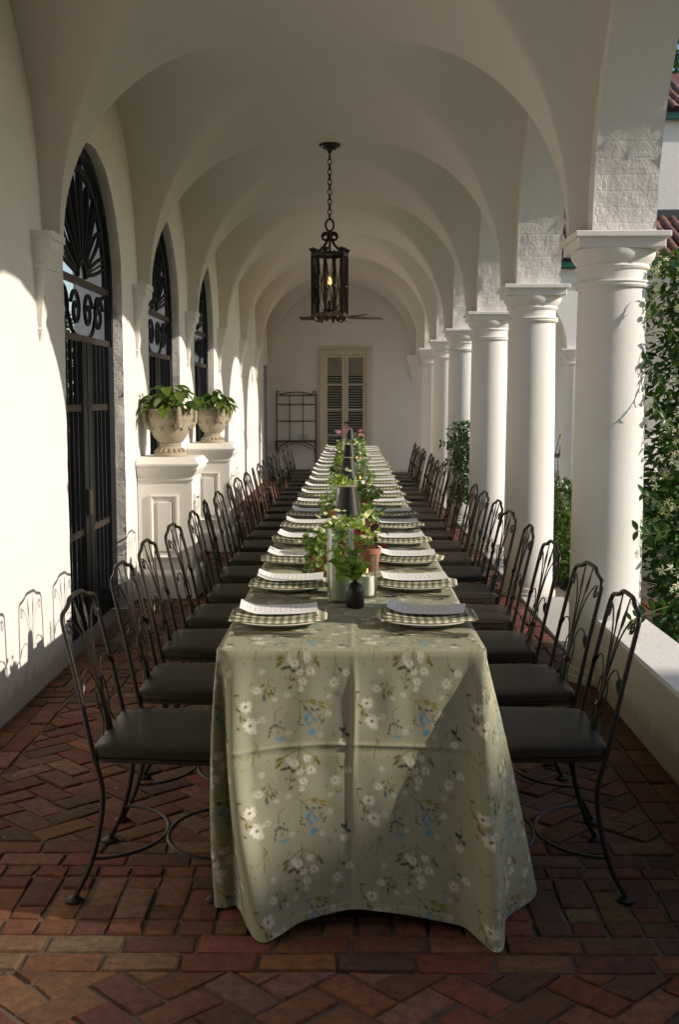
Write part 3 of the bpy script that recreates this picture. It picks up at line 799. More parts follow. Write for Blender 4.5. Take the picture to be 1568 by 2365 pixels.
for i, xx in enumerate((.07, .115, .16, .205)):
    MB().lathe([(.017, 0), (.022, .11), (.020, .11), (.015, .006)], 12, cap=False).build('drinking_glass', M_IRONB if i == 9 else M_GLASS, None, loc=(-1.03 + xx, YE - .22, .687), label='small drinking glass on the iron rack shelf', cat='glass', group='glasses on the iron rack')

# ------------------------------------------------------------------ lantern and ceiling fan
LY = CY(2) + S / 2; apex = SPR + RISE
lan = thing('hanging_lantern', (VXC + .005, LY, 0), 'dark iron cage lantern with one lit bulb hanging on a chain', 'lantern')
MB().lathe([(.0, -.07), (.012, -.065), (.02, -.045), (.055, -.03), (.06, -.02), (.085, -.012), (.09, 0)][::1], 24, (0, 0, apex + .002)).build('canopy', M_IRON, lan, 40)
zt_, zb = 2.66, 2.16                              # cage
def link(z, rot, h=.052, w=.017, r=.0048):
    return MB().tube([(w * math.cos(a) * math.cos(rot), w * math.cos(a) * math.sin(rot), z + h / 2 * math.sin(a)) for a in [2 * math.pi * i / 12 for i in range(12)]], r, 5, closed=True)
z = apex - .09; i = 0
while z > 2.96:
    link(z, .3 if i % 2 else .3 + math.pi / 2).build('chain_link', M_IRON, lan, 179); z -= .041; i += 1
MB().tube([(.034 * math.cos(a), 0, 2.905 + .05 * math.sin(a)) for a in [2 * math.pi * i / 18 for i in range(18)]], .010, 6, closed=True).build('ring', M_IRON, lan, 179)
for sg in (-1, 1):
    sp = [(sg * (.036 + .034 * (1 - .55 * i / 20) * math.cos(math.pi - 1.5 * 2 * math.pi * i / 20)), 0, 2.81 + .038 * (1 - .55 * i / 20) * math.sin(math.pi - 1.5 * 2 * math.pi * i / 20)) for i in range(21)]
    MB().tube(sp, .011, 6).build('scroll', M_IRON, lan, 179)
    MB().tube(spline([(sg * .006, 0, 2.86), (sg * .012, 0, 2.80), (sg * .05, 0, 2.73), (sg * .13, 0, zt_)], 5), .012, 6).build('hanger', M_IRON, lan, 179)
    MB().tube(spline([(0, sg * .006, 2.86), (0, sg * .012, 2.80), (0, sg * .05, 2.73), (0, sg * .13, zt_)], 5), .010, 6).build('hanger', M_IRON, lan, 179)
RA = .152
hexp = [(RA * math.cos(a), RA * math.sin(a)) for a in [2 * math.pi * (i + .25) / 6 for i in range(6)]]
for z, nm in ((zt_, 'top_rim'), (zb, 'bottom_rim')):
    MB().tube([(x, y, z) for x, y in hexp], .016, 4, closed=True, flat=(1.3, .8)).build(nm, M_IRON if nm == 'top_rim' else M_IRONB, lan)
for i in range(6):
    x, y = hexp[i]; x2, y2 = hexp[(i + 1) % 6]
    MB().box(-.011, .011, -.011, .011, zb, zt_).build('post', M_IRON if i % 2 else M_IRONB, lan, loc=(x, y, 0))
    mx_, my_ = (x + x2) / 2, (y + y2) / 2
    MB().box(-.008, .008, -.008, .008, zb, zt_).build('bar', M_IRON, lan, loc=(mx_, my_, 0))
    MB().lathe([(.0, -.02), (.016, -.008), (.018, .004), (.0, .02)], 8, cap=False).build('boss', M_IRON, lan, 60, loc=(mx_ * 1.03, my_ * 1.03, (zt_ + zb) / 2 - .02))
    for (ax, ay, bx, by) in ((x, y, mx_, my_), (mx_, my_, x2, y2)):
        MB().tube([(ax, ay, zb), (bx, by, zt_)], .0042, 4).build('lattice', M_IRONB, lan); MB().tube([(bx, by, zb), (ax, ay, zt_)], .0042, 4).build('lattice', M_IRONB, lan)
    fl = MB()                                       # leaf finials on the top rim
    for q in (-1, 0, 1): fl.tube([(x * .95, y * .95, zt_), (x * .95 + q * .016, y * .95, zt_ + .04), (x * .95 + q * .03, y * .95 - .01, zt_ + .055 - abs(q) * .012)], [.012, .014, .009], 6)
    fl.build('finial', M_IRON, lan, 60)
    MB().tube([(x * (.95 - .55 * j / 8), y * (.95 - .55 * j / 8), zb - .055 * math.sin(math.pi * j / 8)) for j in range(9)], .009, 5).build('bottom_scroll', M_IRONB, lan)
MB().tube([(0, 0, zb + .02), (0, 0, zb + .12)], .014, 8).build('stem', M_IRONB, lan)
for a in range(4):
    ca, sa = math.cos(a * math.pi / 2 + .4), math.sin(a * math.pi / 2 + .4)
    MB().tube(spline([(0, 0, zb + .06), (.05 * ca, .05 * sa, zb + .03), (.075 * ca, .075 * sa, zb + .09)], 4), .008, 5).build('arm', M_IRON, lan)
MB().lathe([(.011, 0), (.011, .13)], 10, (.0, 0, zb + .12)).build('candle_sleeve', M_WAX, lan, 60)
MB().lathe([(.0, 0), (.012, .012), (.015, .03), (.009, .055), (.0, .075)], 12, (.0, 0, zb + .25), cap=False).build('bulb', M_BULB, lan, 179)

FY = CY(5) + S / 2; fz = 2.68
fan = thing('ceiling_fan', (VXC + .02, FY, 0), 'dark brown ceiling fan hanging behind the lantern near the end wall', 'fan')
MB().tube([(0, 0, fz + .1), (0, 0, apex - .01)], .014, 8).build('downrod', M_BROWN, fan)
MB().lathe([(.0, -.06), (.05, -.05), (.085, -.02), (.095, .02), (.09, .07), (.03, .11), (.02, .12)], 20, (0, 0, fz)).build('motor', M_BROWN, fan, 40)
for i in range(5):
    a = 2 * math.pi * i / 5 + .28; m = MB()
    m.grid(lambda u, v: (.12 + .54 * u, (v - .5) * (.10 + .04 * u), (v - .5) * .035 + .004), 4, 2); m.grid(lambda u, v: (.12 + .54 * u, (v - .5) * (.10 + .04 * u), (v - .5) * .035 - .004), 4, 2, flip=True)
    m.build('blade', M_BROWN, fan, loc=(0, 0, fz), rot=(0, 0, a))

# ------------------------------------------------------------------ printed tablecloth
TW = .368; TY0, TY1, TZ = 3.02, 15.62, .775
TU, TV = .312, .285; RES = 1000                     # one print repeat, metres and samples per metre
tu, tv = int(TU * RES), int(TV * RES)
base = np.array((.315, .312, .225))
img = np.tile(base, (tv, tu, 1)).astype(np.float32)
yy, xx = np.mgrid[0:tv, 0:tu]
def paint(cx, cy, fn, rad, col, alpha=1.0):
    for ox in (-tu, 0, tu):
        for oy in (-tv, 0, tv):
            X0, X1 = max(0, int(cx + ox - rad)), min(tu, int(cx + ox + rad) + 1); Y0, Y1 = max(0, int(cy + oy - rad)), min(tv, int(cy + oy + rad) + 1)
            if X0 >= X1 or Y0 >= Y1: continue
            m = fn(xx[Y0:Y1, X0:X1] - cx - ox, yy[Y0:Y1, X0:X1] - cy - oy); a = (np.clip(m, 0, 1) * alpha)[..., None]
            img[Y0:Y1, X0:X1] = img[Y0:Y1, X0:X1] * (1 - a) + np.array(col) * a
K = .235                                            # drawing units to samples
def pt(x, y): return (x - 250) * K, (y - 150) * K
def leafp(x, y, ang, L, Wd, col, al=.95):
    cx, cy = pt(x, y); ca, sa = math.cos(R(ang)), math.sin(R(ang)); L *= K * .55; Wd *= K * .62
    def fn(dx, dy):
        u = (dx * ca + dy * sa) / L; w = (-dx * sa + dy * ca) / Wd
        return (1 - np.abs(u) ** 1.7 - np.abs(w)) * 2.6
    paint(cx, cy, fn, L + 2, col, al)
def strokep(pts, wd, col, al=.95):
    wd *= 1.7; P = [pt(*p) for p in pts]; P = [(q.x, q.y) for q in spline([(a, b_, 0) for a, b_ in P], 6)]
    for a, b_ in zip(P[:-1], P[1:]):
        mx_, my_ = (a[0] + b_[0]) / 2, (a[1] + b_[1]) / 2; d = (b_[0] - a[0], b_[1] - a[1]); l2 = d[0] ** 2 + d[1] ** 2 + 1e-6
        def fn(dx, dy):
            px, py = dx + mx_ - a[0], dy + my_ - a[1]; t = np.clip((px * d[0] + py * d[1]) / l2, 0, 1)
            return (wd * K * .5 + .6 - np.hypot(px - t * d[0], py - t * d[1]))
        paint(mx_, my_, fn, math.sqrt(l2) / 2 + wd * K + 2, col, al)
def dotp(x, y, r, col, al=.95):
    cx, cy = pt(x, y); paint(cx, cy, lambda dx, dy: (r * K - np.hypot(dx, dy)) * 1.2, r * K + 2, col, al)
WH = (.66, .64, .57); OL = (.12, .10, .018); OL2 = (.21, .165, .025); DK = (.055, .05, .035); BL_ = (.10, .26, .36); BLD = (.05, .07, .10)
def daisy(x, y, r, n, a0=0, wide=1.0, al=.95):
    r *= .95; al *= .80
    for i in range(n):
        a = a0 + 360 * i / n + random.uniform(-9, 9); q = random.uniform(.75, 1.12); leafp(x + .58 * r * q * math.cos(R(a)), y + .58 * r * q * math.sin(R(a)), a, r * .98 * q, r * 2.2 / n * wide * 1.7, WH, al * random.uniform(.55, 1.1))
    dotp(x, y, r * .16, OL2)
def cluster(ox, oy):
    strokep([(1010 + ox, -10 + oy), (1000 + ox, 120 + oy), (1020 + ox, 260 + oy)], 5, OL); strokep([(1000 + ox, 120 + oy), (930 + ox, 300 + oy), (900 + ox, 480 + oy)], 5, OL)
    strokep([(1010 + ox, 60 + oy), (860 + ox, 150 + oy), (800 + ox, 260 + oy)], 5, OL); strokep([(1020 + ox, 80 + oy), (1060 + ox, 300 + oy), (1040 + ox, 450 + oy)], 5, OL2); strokep([(1020 + ox, 60 + oy), (1150 + ox, 160 + oy), (1200 + ox, 230 + oy)], 5, OL2)
    for x, y, a, l, w in ((800, 175, 150, 110, 40), (790, 240, 130, 120, 38), (850, 290, 165, 110, 40), (900, 280, 60, 70, 34), (1180, 200, 110, 110, 34), (1215, 240, 70, 100, 34), (945, 325, 20, 60, 42), (910, 525, 130, 70, 34), (940, 430, 140, 60, 32), (1000, 290, 100, 50, 26)): leafp(x + ox, y + oy, a, l, w, random.choice((OL, OL, OL2, DK)))
    daisy(950 + ox, 230 + oy, 62, 8, 10, 1.3); daisy(1130 + ox, 330 + oy, 66, 9, 20, 1.2); daisy(1045 + ox, 455 + oy, 60, 8, 5, 1.3); daisy(1085 + ox, 180 + oy, 55, 8, 0, 1.3); daisy(1030 + ox, 540 + oy, 42, 6, 12, 1.3); daisy(900 + ox, 200 + oy, 45, 7, 12, 1.2, .7); daisy(1010 + ox, 340 + oy, 50, 7, 30, 1.3, .8)
cluster(0, 0)
strokep([(1410, 160), (1420, 260), (1390, 400)], 4, OL2); strokep([(1415, 210), (1460, 320), (1510, 360)], 4, OL2); leafp(1470, 310, 25, 70, 30, BLD); leafp(1355, 375, 120, 80, 18, BL_, .6)
daisy(1395, 475, 82, 15, 3, 1.0); daisy(1545, 350, 60, 8, 0, 1.3, .8)
strokep([(690, 430), (680, 500), (650, 620)], 4, OL2); strokep([(680, 470), (720, 560), (700, 640)], 4, OL); strokep([(680, 470), (740, 520), (800, 520)], 4, OL2)
for x, y, a in ((635, 490, 140), (660, 560, 110), (650, 620, 100), (700, 600, 70), (735, 590, 60), (655, 650, 100)): leafp(x, y, a, 70, 26, random.choice((BLD, OL)))
daisy(580, 550, 62, 8, 0, 1.3, .8); daisy(760, 660, 34, 8, 0, 1.0, .7); dotp(660, 695, 14, BL_); dotp(680, 665, 9, BLD)
daisy(460, 730, 96, 9, 8, 1.25); daisy(515, 955, 100, 9, 20, 1.25); daisy(540, 1020, 50, 7, 0, 1.3); dotp(460, 730, 20, OL2); dotp(515, 955, 20, OL2)
strokep([(330, 600), (340, 700), (420, 800)], 4, OL); strokep([(400, 810), (430, 850), (470, 890)], 4, OL2)
for x, y, a, l in ((350, 590, 0, 80), (380, 760, 40, 90), (405, 860, 80, 100), (450, 880, 40, 60), (380, 970, 50, 60)): leafp(x, y, a, l, 28, OL)
strokep([(830, 760), (760, 830), (770, 950), (800, 1100)], 4, OL); strokep([(770, 950), (720, 1010), (700, 1110)], 4, OL)
for x, y in ((755, 980), (725, 1000), (718, 1050), (705, 1100), (790, 980), (815, 1005), (850, 1020), (815, 940)): leafp(x, y, 100, 44, 24, random.choice((DK, BLD)))
for x, y in ((780, 1135), (815, 1145), (845, 1130)): leafp(x, y, 20, 60, 40, BL_, .75)
strokep([(960, 640), (1010, 690), (1160, 690)], 4, OL2); strokep([(1010, 690), (1120, 820), (1160, 910)], 4, OL); strokep([(1010, 690), (1010, 850), (1020, 980)], 3, OL)
for x, y, a in ((1160, 690, 0), (1160, 715, 30), (1250, 720, 12), (1260, 765, 25)): leafp(x, y, a, 110, 34, OL2)
for x, y, a in ((1075, 780, 80), (1155, 800, 50), (1215, 800, -10)): leafp(x, y, a, 60, 30, BLD)
for x, y in ((1100, 870), (1180, 930), (1110, 970), (1145, 1080), (1160, 1060), (1090, 900), (1130, 1090)): leafp(x, y, random.uniform(40, 120), 75, 52, BL_, .85)
for x, y in ((1240, 870), (1225, 900), (1280, 930), (1240, 930), (1270, 950), (1255, 975), (1000, 940), (1015, 900), (1005, 975), (1040, 985), (1080, 925)): dotp(x, y, 13, DK)
strokep([(1520, 960), (1510, 1040), (1480, 1150)], 4, OL)
for x, y, a in ((1470, 1050, 60), (1500, 1060, 120), (1540, 1120, 30)): leafp(x, y, a, 80, 40, DK)
daisy(1490, 1200, 56, 8, 10, 1.2); leafp(1390, 1120, 130, 70, 30, BL_, .5); leafp(1320, 1220, 150, 90, 24, BL_, .35)
strokep([(570, 1160), (550, 1300), (530, 1420)], 6, OL2); strokep([(575, 1170), (605, 1340)], 5, OL2); strokep([(500, 1300), (440, 1350)], 5, OL2)
for (x, y, r) in ((640, 900, 50), (880, 620, 40), (1330, 860, 46), (1340, 650, 36), (620, 330, 40), (1240, 1120, 44), (900, 1080, 40)): daisy(x, y, r, 7, random.uniform(0, 50), 1.3, .5)
for _ in range(46):
    x, y = random.uniform(260, 1560), random.uniform(160, 1330); leafp(x, y, random.uniform(40, 140), random.uniform(40, 75), random.uniform(16, 26), random.choice((OL, OL2, BLD, OL2)), random.uniform(.3, .65))
for _ in range(16):
    x, y = random.uniform(260, 1560), random.uniform(160, 1330); strokep([(x, y), (x + random.uniform(-30, 30), y + 50), (x + random.uniform(-60, 60), y + 110)], 3, OL2, .55)
def sample(u, v):
    iu = (np.mod(u + .006, TU) * RES); iv = np.mod(v - .015, TV) * RES
    i0 = np.floor(iu).astype(int) % tu; j0 = np.floor(iv).astype(int) % tv; fu = (iu - np.floor(iu))[..., None]; fv = (iv - np.floor(iv))[..., None]
    i1 = (i0 + 1) % tu; j1 = (j0 + 1) % tv
    return (img[j0, i0] * (1 - fu) + img[j0, i1] * fu) * (1 - fv) + (img[j1, i0] * (1 - fu) + img[j1, i1] * fu) * fv

# hanging skirt: plan of the top edge and plan of the hem, blended down the drop
KEY = [  # top x,y   mid x,y   hem x,y, hem z
    (-.368, 15.40, -.372, 15.40, -.382, 15.40, .03),
    (-.368, 3.80, -.374, 3.80, -.386, 3.80, .02),
    (-.368, 3.45, -.376, 3.45, -.384, 3.42, .012),
    (-.368, 3.22, -.384, 3.20, -.380, 3.20, .006),
    (-.368, 3.08, -.398, 3.08, -.392, 3.10, .004),
    (-.368, 3.03, -.385, 3.05, -.360, 3.09, .004),
    (-.356, 3.021, -.348, 3.085, -.330, 3.10, .006),
    (-.338, 3.020, -.334, 2.985, -.280, 2.95, .004),
    (-.310, 3.020, -.312, 2.945, -.240, 2.885, .004),
    (-.260, 3.020, -.262, 2.972, -.195, 2.912, .012),
    (-.150, 3.020, -.150, 2.992, -.130, 2.955, .035),
    (-.012, 3.020, -.006, 3.000, .000, 2.985, .052),
    (.012, 3.020, .016, 2.992, .030, 2.975, .055),
    (.150, 3.020, .155, 2.995, .165, 2.972, .042),
    (.270, 3.020, .278, 2.995, .300, 2.955, .022),
    (.318, 3.020, .326, 2.975, .350, 2.895, .006),
    (.350, 3.020, .364, 2.922, .386, 2.840, .003),
    (.362, 3.022, .396, 2.940, .412, 2.890, .003),
    (.368, 3.035, .420, 3.000, .432, 3.020, .006),
    (.368, 3.10, .462, 3.090, .535, 3.165, .006),
    (.368, 3.17, .455, 3.180, .548, 3.260, .006),
    (.368, 3.30, .410, 3.320, .430, 3.380, .010),
    (.368, 3.55, .385, 3.55, .392, 3.58, .02),
    (.368, 3.90, .376, 3.90, .386, 3.90, .02),
    (.368, 15.40, .372, 15.40, .382, 15.40, .03)]
KEYa = np.array(KEY)
NC = 60
seg = []
for i in range(len(KEY) - 1):
    ln = np.hypot(*(KEYa[i + 1, 4:6] - KEYa[i, 4:6])); n = 40 if ln > 5 else max(6, int(ln / .0026)); seg += [i + k / n for k in range(n)]
seg.append(len(KEY) - 1.0); seg = np.array(seg)
def cat(P, s):
    i = np.minimum(s.astype(int), len(P) - 2); t = (s - i)[:, None]
    p0 = P[np.maximum(i - 1, 0)]; p1 = P[i]; p2 = P[i + 1]; p3 = P[np.minimum(i + 2, len(P) - 1)]
    d = np.linalg.norm(p2 - p1, axis=1, keepdims=True); 
    m1 = (p2 - p0) / np.maximum(np.linalg.norm(p2 - p0, axis=1, keepdims=True), 1e-6) * d; m2 = (p3 - p1) / np.maximum(np.linalg.norm(p3 - p1, axis=1, keepdims=True), 1e-6) * d
    t2, t3 = t * t, t ** 3
    return (2 * t3 - 3 * t2 + 1) * p1 + (t3 - 2 * t2 + t) * m1 + (-2 * t3 + 3 * t2) * p2 + (t3 - t2) * m2
pt_, pm_, ph_ = (cat(KEYa[:, a:a + 2], seg) for a in (0, 2, 4)); hz_ = np.interp(seg, np.arange(len(KEY)), KEYa[:, 6])
# flat cloth coordinate along the edge
nd_ = 280; tt = np.concatenate([[0, .004, .010, .018], np.linspace(.026, 1, nd_)]); tq = tt[:, None, None]
L0 = (1 - tq) * (1 - 2 * tq); L1 = 4 * tq * (1 - tq); L2 = tq * (2 * tq - 1)
XY = pt_[None] * L0 + pm_[None] * L1 + ph_[None] * L2
Z = TZ - .006 - (TZ - .006 - hz_[None]) * tt[:, None]
rnd_ = np.clip(tt[:, None] / .02, 0, 1)             # rounded turn over the table edge
edge_in = (1 - np.sqrt(1 - (1 - rnd_) ** 2 + 1e-9)) * .012
nx = np.where(np.abs(pt_[:, 0]) > .3675, np.sign(pt_[:, 0]), 0.0); ny = np.where(np.abs(pt_[:, 1] - TY0) < .006, -1.0, 0.0)
XY[..., 0] -= nx[None] * edge_in; XY[..., 1] -= ny[None] * edge_in
Z = np.where(tt[:, None] < .02, TZ - .0005 - .006 * (1 - (1 - rnd_) ** 2) - .012 * rnd_ ** 2 * 0, Z)
# flat-cloth coordinates for the print
ds = np.concatenate([[0], np.cumsum(np.hypot(*(np.diff((pt_ + ph_) / 2, axis=0)).T))])
mid = np.argmin(np.abs(pt_[:, 0]) + np.abs(pt_[:, 1] - TY0)); U0 = ds - ds[mid]
front = (np.abs(pt_[:, 0]) < .355); U0 = np.where(front, pt_[:, 0] * .5 + U0 * .5, U0)
UU = np.broadcast_to(U0[None], Z.shape); VV = np.broadcast_to(tt[:, None] * .765, Z.shape)
# creases from folding: centre ridge, cross crease; soft swells
fm = (np.abs(pt_[:, 0]) < .34)[None] * np.clip(tt[:, None] * 6, 0, 1)
cu = XY[..., 0] - (.006 + .004 * np.sin(tt[:, None] * 9))
ridge = .0042 * np.exp(-(cu / .008) ** 2) * fm
drop = tt[:, None] * .765
cross = (.0030 * np.exp(-((drop - .272 - .002 * np.sin(XY[..., 0] * 14)) / .006) ** 2) - .0022 * np.exp(-((drop - .29) / .012) ** 2)) * fm
sw = .0022 * np.sin(XY[..., 0] * 52 + 1.3 + drop * 3) * np.exp(-((XY[..., 0] + .05) / .3) ** 2) * fm * np.clip(1 - drop, 0, 1) + .006 * np.sin(XY[..., 0] * 17 + 2.0 + drop * 2.2) * fm * drop
wr = np.zeros_like(Z); rw_ = np.random.default_rng(3)
for _ in range(9):
    kx, kz, ph_ = rw_.uniform(-70, 70), rw_.uniform(-38, 38), rw_.uniform(0, 6.3); wr = wr + .00042 * np.sin(kx * XY[..., 0] + kz * drop + ph_)
XY[..., 1] -= ridge + cross + sw + (wr + .0016 * (drop > .746)) * fm
Z[0] = TZ
nr, ncl = Z.shape
skirt_v = np.stack([XY[..., 0], XY[..., 1], Z], axis=-1).reshape(-1, 3)
skirt_c = sample(UU, VV).reshape(-1, 3)
ii = np.arange(nr - 1)[:, None] * ncl + np.arange(ncl - 1)[None]
skirt_f = np.stack([ii, ii + 1, ii + ncl + 1, ii + ncl], axis=-1).reshape(-1, 4)
# top sheet
gx = np.linspace(-TW + .012, TW - .012, 240); gy = np.concatenate([np.linspace(TY0 + .012, 4.6, 300), np.linspace(4.6, TY1, 500)[1:]])
GX, GY_ = np.meshgrid(gx, gy)
GZ = TZ + .0018 * np.exp(-(GX / .008) ** 2) + .0009 * np.sin(GX * 31 + GY_ * 4) * np.sin(GY_ * 9)
GZ[0] = TZ; GZ[:, 0] = TZ; GZ[:, -1] = TZ
top_v = np.stack([GX, GY_, GZ], axis=-1).reshape(-1, 3); top_c = sample(GX, -(GY_ - TY0)).reshape(-1, 3)
jj = np.arange(len(gy) - 1)[:, None] * len(gx) + np.arange(len(gx) - 1)[None]
top_f = np.stack([jj, jj + 1, jj + len(gx) + 1, jj + len(gx)], axis=-1).reshape(-1, 4)
# far end: plain drop
fe_v = np.array([(-TW, 15.4, TZ - .006), (-TW, TY1, TZ - .006), (TW, TY1, TZ - .006), (TW, 15.4, TZ - .006), (-.382, 15.4, .03), (-.382, TY1 + .02, .03), (.382, TY1 + .02, .03), (.382, 15.4, .03), (-TW + .012, TY1, TZ), (TW - .012, TY1, TZ), (-TW + .012, 15.4, TZ), (TW - .012, 15.4, TZ)])
fe_f = [(0, 1, 5, 4), (1, 2, 6, 5), (2, 3, 7, 6), (8, 9, 2, 1), (10, 8, 1, 0), (9, 11, 3, 2)]
V = np.concatenate([top_v, skirt_v, fe_v]); Cc = np.concatenate([top_c, skirt_c, np.tile(base, (12, 1))])
F = top_f.tolist() + (skirt_f + len(top_v)).tolist() + [[i + len(top_v) + len(skirt_v) for i in f] for f in fe_f]
me = bpy.data.meshes.new('tablecloth'); me.from_pydata(V.tolist(), [], F); finish(me, M_CLOTH, 179, None, Cc)
obj('tablecloth', me, label='sage linen cloth printed with white daisies draping the long table to the floor', cat='tablecloth')

# ------------------------------------------------------------------ chairs
def chair_proto():
    t = thing('chair', (0, 0, 0), 'chair', 'chair', 'wrought iron chairs along the table')
    xs, hw = -.175, .205
    # seat
    m = MB(); ns = 5; v = []; out_ = []
    pl = []
    for a in range(0, 40):
        u = a / 40 * 2 * math.pi; c_, s_ = math.cos(u), math.sin(u)
        e = .13
        X = .01 + .188 * (abs(c_) ** e) * (1 if c_ > 0 else -1); Yw = .218 + .012 * (X / .19); Y = Yw * (abs(s_) ** e) * (1 if s_ > 0 else -1); pl.append((X, Y))
    for sc_, z in ((.985, .424), (1.0, .427), (1.0, .446), (.992, .452), (.965, .455), (.7, .459), (.35, .461)):
        for X, Y in pl: v.append((.01 + (X - .01) * sc_, Y * sc_, z))
    f = []
    for L in range(6):
        for k in range(40): f.append((L * 40 + k, L * 40 + (k + 1) % 40, (L + 1) * 40 + (k + 1) % 40, (L + 1) * 40 + k))
    f.append(tuple(reversed(range(40)))); f.append(tuple(240 + k for k in range(40)))
    MB().add(v, f).build('seat', M_SEAT, t, 45)
    MB().tube([(.01 + (X - .01) * 1.0, Y * 1.0, .4475) for X, Y in pl], .0028, 5, closed=True).build('piping', M_SEAT, t, 60)
    MB().tube([(.01 + (X - .01) * .985, Y * .985, .416) for X, Y in pl], .008, 4, closed=True).build('seat_frame', M_IRON, t)
    for sg in (-1, 1):
        lg = MB().tube(spline([(xs, sg * hw, .43), (-.150, sg * (hw + .002), .33), (-.158, sg * (hw + .006), .22), (-.190, sg * (hw + .012), .10), (-.236, sg * (hw + .02), .008)], 5), .0078, 7).build('leg', M_IRON, t, 60)
        MB().lathe([(.026, 0), (.026, .006), (.014, .014)], 12, (-.236, sg * (hw + .02), 0)).build('foot', M_IRON, lg, 40)
        lg = MB().tube(spline([(.165, sg * hw, .42), (.168, sg * hw, .28), (.170, sg * (hw + .004), .12), (.172, sg * (hw + .006), .008)], 4), .0072, 7).build('leg', M_IRON, t, 60)
        MB().lathe([(.024, 0), (.024, .006), (.013, .014)], 12, (.172, sg * (hw + .006), 0)).build('foot', M_IRON, lg, 40)
    n = 16
    MB().tube([(-.185 + .185 * math.sin(math.pi * i / n), (hw + .008) * math.cos(math.pi * i / n), .125) for i in range(n + 1)], .0070, 6, flat=(.7, 1.1)).build('stretcher', M_IRON, t, 60)
    MB().tube([(.170 - .165 * math.sin(math.pi * i / n), (hw + .002) * math.cos(math.pi * i / n), .125) for i in range(n + 1)], .0070, 6, flat=(.7, 1.1)).build('stretcher', M_IRON, t, 60)
    bx = lambda z: -.175 - .085 * ((z - .43) / .45) - .015 * max(0, (z - .43) / .45) ** 2      # lean of the back
    half = [(bx(.43), hw, .43), (bx(.58), hw - .002, .58), (bx(.72), hw - .006, .72), (bx(.795), hw - .010, .795), (bx(.822), hw - .017, .822), (bx(.836), hw - .034, .836), (bx(.843), .130, .843), (bx(.851), .098, .851), (bx(.863), .070, .863), (bx(.866), .03, .866)]
    P = spline(half, 4) ; full = P + [Vector((p.x, -p.y, p.z)) for p in reversed(P)]
    MB().tube(full, .0074, 7).build('back_frame', M_IRON, t, 60)
    B = lambda y, z: (bx(z) + .004, y, z)
    for q in (-1, 1):
        MB().tube(spline([B(q * .006, .50), B(q * .014, .60), B(q * .05, .73), B(q * .115, .80), B(q * .165, .815)], 5), .0028, 5).build('stem', M_IRON, t, 60)
        sc_ = [B(q * (.158 + .020 * (1 - .6 * i / 14) * math.cos(1.3 * math.pi - 1.3 * 2 * math.pi * i / 14)), .790 + .022 * (1 - .6 * i / 14) * math.sin(1.3 * math.pi - 1.3 * 2 * math.pi * i / 14)) for i in range(15)]
        MB().tube(sc_, .0030, 5).build('scroll', M_IRON, t, 60)
        MB().tube(spline([B(q * .003, .50), B(q * .008, .64), B(q * .035, .79), B(q * .05, .860)], 5), .0027, 5).build('stem', M_IRON, t, 60)
        MB().tube([B(q * .030, .755), B(q * .036, .778), B(q * .040, .798), B(q * .045, .825), B(q * .048, .845)], [.002, .008, .010, .006, .002], 6, flat=(.5, 1)).build('leaf', M_IRON, t, 60)
        MB().tube(spline([B(q * .008, .54), B(q * .05, .625), B(q * .10, .655), B(q * .15, .645), B(q * .178, .632)], 5), .0026, 5).build('stem', M_IRON, t, 60)
        MB().tube([B(q * .158, .645), B(q * .172, .635), B(q * .182, .622), B(q * .190, .605)], [.003, .010, .010, .003], 6, flat=(.6, 1)).build('leaf', M_IRON, t, 60)
        MB().tube(spline([B(q * .006, .50), B(q * .028, .60), B(q * .055, .59), B(q * .062, .54), B(q * .045, .505), B(q * .052, .48), B(q * .10, .44)], 4), .0026, 5).build('tendril', M_IRON, t, 60)
    sh = MB()
    for i in range(7):
        a = (i - 3) / 3
        sh.tube([B(a * .034, .435), B(a * .016, .49), B(a * .007, .54), B(a * .006, .62)], [.0040, .0045, .0035, .002], 5)
    sh.build('sheaf', M_IRON, t, 60)
    MB().tube([B(-.012, .525), B(.012, .525)], .012, 6).build('collar', M_IRON, t)
    return t
proto = chair_proto()
kids = {}
for q in bpy.data.objects:
    if q.parent is not None: kids.setdefault(q.parent.name, []).append(q)
def copy_fast(o, parent=None):
    c = o.copy(); COL.objects.link(c); c.parent = parent
    for ch in kids.get(o.name, []): copy_fast(ch, c)
    return c
NSEAT = 20; SP = .622; CY0 = 3.375
first = True
rs = random.Random(4)
for side in (-1, 1):
    for i in range(NSEAT):
        o = proto if first else copy_fast(proto); first = False
        o.location = (side * (.568 + rs.uniform(-.008, .022)), CY0 + SP * i + rs.uniform(-.02, .02), 0)
        o.rotation_euler = (0, 0, (0 if side < 0 else math.pi) + rs.gauss(0, .038))
        row = 'gate wall' if side < 0 else 'column'
        o['label'] = 'black wrought iron chair on the %s side, %s from the draped table end' % (row, ORD[i])

